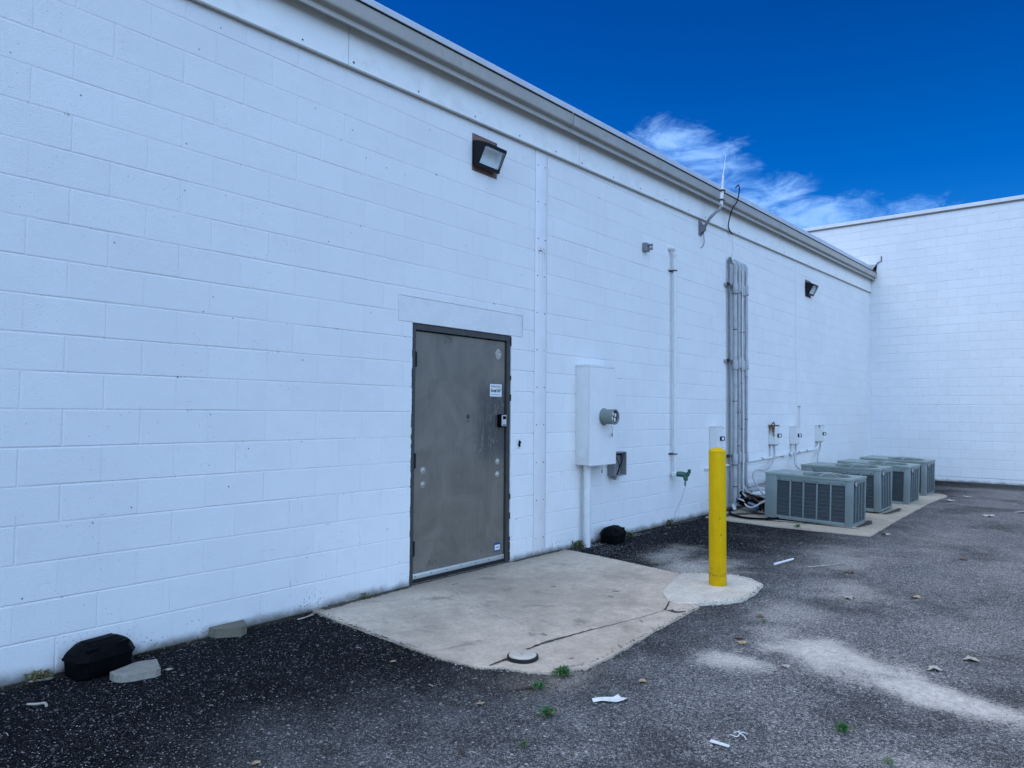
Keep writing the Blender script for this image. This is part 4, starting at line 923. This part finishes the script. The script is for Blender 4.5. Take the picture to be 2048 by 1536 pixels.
stick([(1.40,-.06),(1.36,-.05),(1.30,-.03)],.006,M_wood,'short pale stick at the wall behind the left black box',0)
stick([(12.9,-3.3),(13.6,-3.55)],.010,M_wood,'faint long splinter lying out beyond the condenser pad',0)
# bent wire clip
mb=MB(); w=.0022; cx,cy=3.135,-3.085
mb.tube([(cx-.02,cy+.03,.003),(cx-.03,cy-.005,.006),(cx+.005,cy-.012,.016),(cx+.03,cy-.03,.004)],w,6,0,4); mb.tube([(cx+.035,cy+.012,.003),(cx+.0,cy+.0,.014),(cx-.012,cy-.03,.01),(cx-.025,cy-.045,.003)],w,6,0,4); mb.tube([(cx-.01,cy+.018,.010),(cx+.02,cy+.0,.013)],w,6,0,1)
tag(origin_to(mb.build('wire_clip',M_whitepaint),(cx,cy,0)),'small bent white wire clip beside the paper strip','litter')
# dry leaves
def leaf(x,y,s,rz,mat,label,z=0.0,lobes=5):
    mb=MB(); n=lobes*4; pts=[]
    for i in range(n):
        t=2*PI*i/n; r=s*(.55+.45*abs(math.cos(t*lobes/2+.4))**.7)*(1+.15*math.sin(3*t+x*7)); pts.append((x+r*math.cos(t+rz),y+.75*r*math.sin(t+rz)))
    c=(x,y); Z=lambda p:z+.003+.35*s*max(0,mnoise.noise(Vector((p[0]*25,p[1]*25,x)))+.25)
    V=[(p[0],p[1],Z(p)) for p in pts]+[(x,y,z+.004)]; V+= [(a,b,k-.0008) for a,b,k in V]
    m=n+1; fs=[(i,(i+1)%n,n) for i in range(n)]+[(m+(i+1)%n,m+i,m+n) for i in range(n)]+[(i,m+i,m+(i+1)%n,(i+1)%n) for i in range(n)]
    mb.raw(V,fs); mb.tube([(x,y,z+.005),(x-s*1.3*math.cos(rz),y-s*1.3*math.sin(rz),z+.004)],.0012,5,0,1)
    o=mb.build('dry_leaf',mat); tag(o,label,'leaf','dry leaves scattered on the asphalt'); origin_to(o,(x,y,z)); return o
leaf(2.75,-1.212,.020,.4,M_leafb,'small tan leaf on dark asphalt left of the slab corner')
leaf(2.637,-1.987,.024,1.1,M_leafb,'tan curled leaf on dark asphalt below the slab corner')
leaf(6.387,-3.195,.050,2.0,M_leafb,'star shaped tan leaf alone on the open asphalt right of the bollard')
leaf(4.40,-2.595,.036,.7,M_leafb,'tan leaf beside a darker leaf on the asphalt below the bollard')
leaf(4.47,-2.545,.034,2.7,M_leafd,'dark brown leaf next to the tan leaf below the bollard')
leaf(3.413,-2.447,.026,1.8,M_leafb,'tan leaf on the asphalt between the slab edge and the paper scrap')
leaf(4.66,-3.60,.050,.2,M_leafp,'pale ragged leaf on the right of the sandy patch')
leaf(4.99,-3.735,.055,.9,M_leafp,'largest pale crumpled leaf right of the sandy patch')
leaf(6.02,-2.80,.060,.3,M_leafp,'pale flat leaf right of the bollard footing')
leaf(1.611,-1.696,.020,.3,M_leafb,'tan leaf at the bottom edge left of centre')
leaf(5.05,-2.46,.035,1.3,M_leafd,'dark brown leaf just below the bollard footing')
leaf(7.0,-2.55,.055,1.0,M_leafd,'dark brown leaf on the asphalt behind the bollard footing')
leaf(8.4,-3.25,.055,.3,M_leafd,'dark brown leaf far out on the asphalt beyond the star shaped leaf')
leaf(9.5,-2.32,.075,.0,M_leafp,'pale leaf lying at the near edge of the condenser pad')
leaf(14.0,-2.33,.10,.5,M_leafp,'pale leaf by the corner of the farthest condenser')
leaf(14.9,-2.45,.08,1.5,M_leafp,'small pale leaf at the far end of the condenser pad')
leaf(12.2,-3.05,.10,1.5,M_leafp,'pale leaf out on the asphalt level with the third condenser')
leaf(15.8,-4.1,.12,.9,M_leafp,'pale twiggy leaf near the foot of the far wall')
leaf(1.86,-.39,.022,.9,M_leafp,'small white torn leaf right of the round-cornered paver')
leaf(4.15,-2.95,.030,.6,M_leafp,'small pale leaf on the left of the sandy patch')
# weeds
def weed(x,y,s,n,mats,label,h=1.0,z=0.0,seed=0,flat=.5):
    rw=random.Random(seed+int(x*100)); mb=MB()
    for k in range(n):
        a=rw.uniform(0,2*PI); r=s*min(.85,abs(rw.gauss(0,.45))); bx,by=x+r*math.cos(a),y+r*.8*math.sin(a); l=s*rw.uniform(.25,.6); e=rw.uniform(.15,1.2)*h; t=rw.uniform(0,2*PI)
        d=Vector((math.cos(t)*math.cos(e),math.sin(t)*math.cos(e),math.sin(e))); sd=Vector((-math.sin(t),math.cos(t),.0))*l*rw.uniform(.10,.24); b=Vector((bx,by,z+rw.uniform(.0,s*flat)))
        q=b+d*l*.5+Vector((0,0,l*.06)); tip=b+d*l-Vector((0,0,l*.10*(1-e)))
        m=0 if rw.random()<.7 else 1
        mb.raw([b,q-sd,tip,q+sd],[(0,1,2),(0,2,3)],m)
    for k in range(max(3,n//22)):
        a=rw.uniform(0,2*PI); mb.tube([(x,y,z),(x+s*.4*math.cos(a),y+s*.4*math.sin(a),z+s*.3),(x+s*.8*math.cos(a),y+s*.8*math.sin(a),z+s*.35)],.0016,5,1,2)
    o=mb.build('weed',mats); tag(o,label,'weed','weeds growing out of the asphalt'); origin_to(o,(x,y,z)); return o
G=[M_weed,M_weedd]
weed(3.205,-2.075,.060,230,G,'thickest bright green weed tuft at the bottom corner of the slab')
weed(2.975,-2.085,.055,90,G,'small green weed between the dark twig and the thick tuft',1,0,3)
weed(2.735,-2.325,.055,110,[M_weed,M_weedd],'thin yellow green weed below the slab corner tuft',1,0,5)
weed(2.425,-2.43,.035,45,G,'tiny green sprout at the bottom edge near the middle',1,0,6)
weed(3.475,-3.43,.055,120,G,'green weed with dry stalks below the sandy patch',1,0,7)
weed(3.28,-3.66,.035,40,G,'tiny green sprout at the bottom right edge',1,0,9)
weed(4.93,-2.53,.040,30,G,'small dark green leaf tuft below the bollard footing',.4,0,10)
weed(9.25,-1.36,.06,60,G,'small weed at the foot of the nearest condenser',1.2,0,11)
weed(6.30,-.055,.10,130,[M_weedd,M_weed],'dry grass tuft at the foot of the meter conduit',1.3,0,12,.4)
weed(3.50,-.03,.05,60,[M_weedd,M_weed],'small mossy tuft at the wall left of the door',1.2,SZ,13)
weed(8.40,-.04,.075,150,[M_weedd,M_crack],'dark weed tuft at the wall below the hose tap',1.3,0,14)
weed(1.35,-.03,.07,260,[M_weedd,M_weedd],'flattened dry grass at the wall left of the black box',.5,0,15)
weed(7.25,-.12,.10,90,[M_weedd,M_weed],'low dry weed at the wall right of the second black box',.6,0,16)
# grass line, grit and stone chips: nobody could count these
rs=random.Random(21)
def chip(mb,x,y,z,s,m):
    a=rs.uniform(0,PI); sx,sy,sz=s*rs.uniform(.6,1.2),s*rs.uniform(.5,1),s*rs.uniform(.25,.6); c,si=math.cos(a),math.sin(a)
    P=[(sx,0,0),(0,sy,0),(-sx,.2*sy,0),(.1*sx,-sy,0),(sx*rs.uniform(-.3,.3),sy*rs.uniform(-.3,.3),sz),(sx*.5,sy*.35,sz*.8)]
    V=[(x+u*c-w*si,y+u*si+w*c,z+k-.0015) for u,w,k in P]; mb.raw(V,[(0,1,5),(1,4,5),(1,2,4),(2,3,4),(3,0,4),(0,5,4)],m)
slab=[(3.07,.10),(2.952,-.86),(3.01,-1.64),(3.40,-2.115),(4.98,-2.045),(5.86,-1.45),(6.085,-.20),(6.08,.10)]
def inside(x,y,poly):
    r=False; j=len(poly)-1
    for i in range(len(poly)):
        a,b=poly[i],poly[j]
        if (a[1]>y)!=(b[1]>y) and x<(b[0]-a[0])*(y-a[1])/(b[1]-a[1])+a[0]: r=not r
        j=i
    return r
mb=MB(); k=0
while k<19000:
    x=.5+13.0*rs.random()**2.0; y=-.02-4.6*rs.random()
    onslab=inside(x,y,slab)
    if onslab and rs.random()<.975: continue
    if inside(x,y,bs): continue
    if x>9.15 and y>-2.2: continue
    if rs.random()>.25+1.1*max(0,mnoise.noise(Vector((x*1.7,y*1.7,2)))+.35): continue
    s=rs.choice((.0016,.002,.0025,.003,.0035,.0045))*(1+.06*x)
    chip(mb,x,y,SZ if onslab else -.003,s*1.25,1 if rs.random()<.5 else 0); k+=1
for (cx,cy,sx,sy,nn) in ((6.5,-.08,.5,.06,240),(7.4,-.10,.5,.05,160),(3.5,-.03,.4,.02,120),(6.5,-.35,.4,.25,200),(3.1,-2.0,.25,.16,160),(9.9,-1.95,.3,.05,150),(10.2,-1.92,.2,.05,90),(9.0,-.05,.6,.03,120)):
    for _ in range(nn): x=rs.gauss(cx,sx*.5); y=min(-.01,rs.gauss(cy,sy*.6)); chip(mb,x,y,SZ if inside(x,y,slab) else .001,rs.choice((.004,.006,.008)),0 if rs.random()<.4 else 1)
edge=[(3.055,.0),(3.02,-.30),(2.985,-.85),(2.95,-1.40),(2.985,-1.655),(3.10,-1.88),(3.39,-2.125),(4.25,-2.075),(4.98,-2.04),(5.10,-2.08),(5.33,-2.215),(5.62,-2.21),(5.92,-2.16),(6.11,-1.86),(5.88,-1.455),(6.0,-.75),(6.085,-.20)]
for a,b in zip(edge,edge[1:]):
    L=math.hypot(b[0]-a[0],b[1]-a[1])
    for _ in range(int(L*330)):
        t=rs.random(); x=a[0]+(b[0]-a[0])*t+rs.gauss(0,.016); y=a[1]+(b[1]-a[1])*t+rs.gauss(0,.016); on=inside(x,y,slab) or inside(x,y,bs)
        chip(mb,x,y,(.024 if inside(x,y,bs) else SZ) if on else .002,rs.choice((.003,.005,.007,.010)),2 if rs.random()<.62 else (0 if rs.random()<.4 else 1))
tag(mb.build('loose_gravel',[M_chip,M_chipd,M_crack]),'small pale stone chips loose all over the dark asphalt','gravel',None,'stuff')
mb=MB()
for k in range(2600):
    x=rs.uniform(.6,9.2) if rs.random()<.7 else rs.uniform(.6,18.5)
    if DX0<x<DX1: continue
    d=max(0,mnoise.noise(Vector((x*2.3,1,4)))+.35)
    if rs.random()>d: continue
    y=-abs(rs.gauss(0,.022))-.003; z=SZ if inside(x,y,slab) else 0; z+=gz(x,y); l=rs.uniform(.008,.035); t=rs.uniform(0,2*PI); e=rs.uniform(.0,1.2); w=rs.uniform(.001,.004)
    dv=Vector((math.cos(t)*math.cos(e),-abs(math.sin(t))*math.cos(e)*.6,math.sin(e)))*l; s=Vector((-math.sin(t),math.cos(t),0))*w; b=Vector((x,y-.004,z))
    mb.raw([b-s,b+s,b+dv*.6+s*.7,b+dv,b+dv*.6-s*.7],[(0,1,2,3,4)],0 if rs.random()<.6 else 1)
tag(mb.build('wall_foot_litter',[M_crack,M_weedd]),'dark moss, dead grass and dirt gathered along the foot of the white wall','moss',None,'stuff')
mb=MB()
for k in range(190):
    x=1.0+10*rs.random()**1.5; y=-.1-4.2*rs.random()
    if inside(x,y,bs) or (x>9.1 and y>-2.2): continue
    z=SZ if inside(x,y,slab) else 0
    l=rs.uniform(.012,.05)*(1+.05*x); t=rs.uniform(0,PI); c,s=math.cos(t)*l,math.sin(t)*l; w=rs.uniform(.0008,.0022)
    mb.tube([(x-c/2,y-s/2,z+.002),(x+rs.uniform(-.1,.1)*l,y+rs.uniform(-.1,.1)*l,z+.005),(x+c/2,y+s/2,z+.002)],w,4,0 if rs.random()<.55 else 1,2)
tag(mb.build('plant_litter',[M_wood,M_bark]),'broken bits of dry stalk and straw strewn over the asphalt','litter',None,'stuff')

# ------------------------------------------------------------------ light, sky, camera
SUN_EL,SUN_AZ=math.radians(60),math.radians(122)   # azimuth counted from +X towards +Y
sd=Vector((math.cos(SUN_EL)*math.cos(SUN_AZ),math.cos(SUN_EL)*math.sin(SUN_AZ),math.sin(SUN_EL)))
su=bpy.data.lights.new('sun','SUN'); su.energy=1.4; su.angle=math.radians(58); su.color=(1.0,.93,.85)
so=bpy.data.objects.new('sun',su); COL.objects.link(so); so.rotation_euler=sd.to_track_quat('Z','Y').to_euler(); so.location=sd*40
w=bpy.data.worlds.new('World'); scene.world=w; w.use_nodes=True; X.T=w.node_tree
bg=w.node_tree.nodes['Background']
sky=w.node_tree.nodes.new('ShaderNodeTexSky'); sky.sky_type='NISHITA'; sky.sun_disc=False; sky.sun_elevation=SUN_EL; sky.sun_rotation=math.radians(90)-SUN_AZ
sky.air_density=1.0; sky.dust_density=.3; sky.ozone_density=3.0
tc=w.node_tree.nodes.new('ShaderNodeTexCoord'); dirv=tc.outputs['Generated']; x,y,z=sep(dirv)
hs=w.node_tree.nodes.new('ShaderNodeHueSaturation'); hs.inputs['Saturation'].default_value=1.55; hs.inputs['Value'].default_value=.49; hs.inputs['Hue'].default_value=.5
w.node_tree.links.new(sky.outputs[0],hs.inputs['Color'])
az=X.op('ARCTAN2',y,x)*(180/PI); el=X.op('ARCSINE',z)*(180/PI)
n1=noise(vscale(dirv,1,1,2.8),7.0,8,.64,.9); n2=noise(vscale(dirv,1,1,2.2,(4,2,1)),21,6,.66,.7); nn=n1*.62+n2*.38
def blob(a,e,ra,re,amt,tilt=0.0):
    u=(az-a)/ra; v=(el-e-(az-a)*tilt)/re
    return (X.op('SQRT',u*u+v*v)).ss(1.25,.15)*amt
cl=None
for q in ((25.5,19.4,6.5,3.0,1.0,.28),(21.0,16.6,6.5,3.4,.9,.38),(16.5,14.3,8.0,2.0,.95,.0),(10.5,14.4,4.0,1.2,.7,.05),(34.5,22.6,4.0,1.2,.5,.3)):
    b=blob(*q); cl=b if cl is None else cl.max(b)
front=(cl*.9+(nn-.5)*3.4).ss(.22,1.15)*cl.ss(.0,.35)*.74
# bright broken cloud, unseen, added behind the camera to light the store wall
back=((x*-.60+y*-.80)+(nn-.5)*.9).ss(.0,.42)*(z.ss(-.02,.06))
cover=front.max(back*.93)
cc=mix(nn.ss(.35,.7),(7.2,10.9,17.2),(9.2,13.3,20.2))
fcl=mix(nn.ss(.4,.7),(2.0,4.4,9.4),(3.6,6.0,10.2))
cc2=mix(back,fcl,cc)
tn=w.node_tree.nodes.new('ShaderNodeMix'); tn.data_type='RGBA'; tn.blend_type='MULTIPLY'; tn.inputs['Factor'].default_value=1.0; w.node_tree.links.new(hs.outputs[0],tn.inputs[6]); w.node_tree.links.new(mix(el.ss(34.0,11.0),(.45,.86,1.50),(.5,1.42,2.15)),tn.inputs[7])
w.node_tree.links.new(mix(cover,tn.outputs[2],cc2),bg.inputs['Color']); bg.inputs['Strength'].default_value=.10

cam=bpy.data.cameras.new('camera'); co=bpy.data.objects.new('camera',cam); COL.objects.link(co)
r=Vector((0.63919686,-0.76900278,0.00787983)); u=Vector((-0.03570179,-0.01943706,0.99917345)); f=Vector((0.768214,0.63894986,0.03987888))
co.matrix_world=Matrix(((r.x,u.x,-f.x,0),(r.y,u.y,-f.y,-4.36732),(r.z,u.z,-f.z,1.4255),(0,0,0,1)))
cam.sensor_width=36; cam.lens=25.0887; cam.clip_end=2000; cam.clip_start=.02
scene.camera=co
scene.view_settings.view_transform='Standard'; scene.view_settings.look='None'; scene.view_settings.gamma=1; scene.view_settings.use_curve_mapping=False
scene.view_settings.exposure=0.40
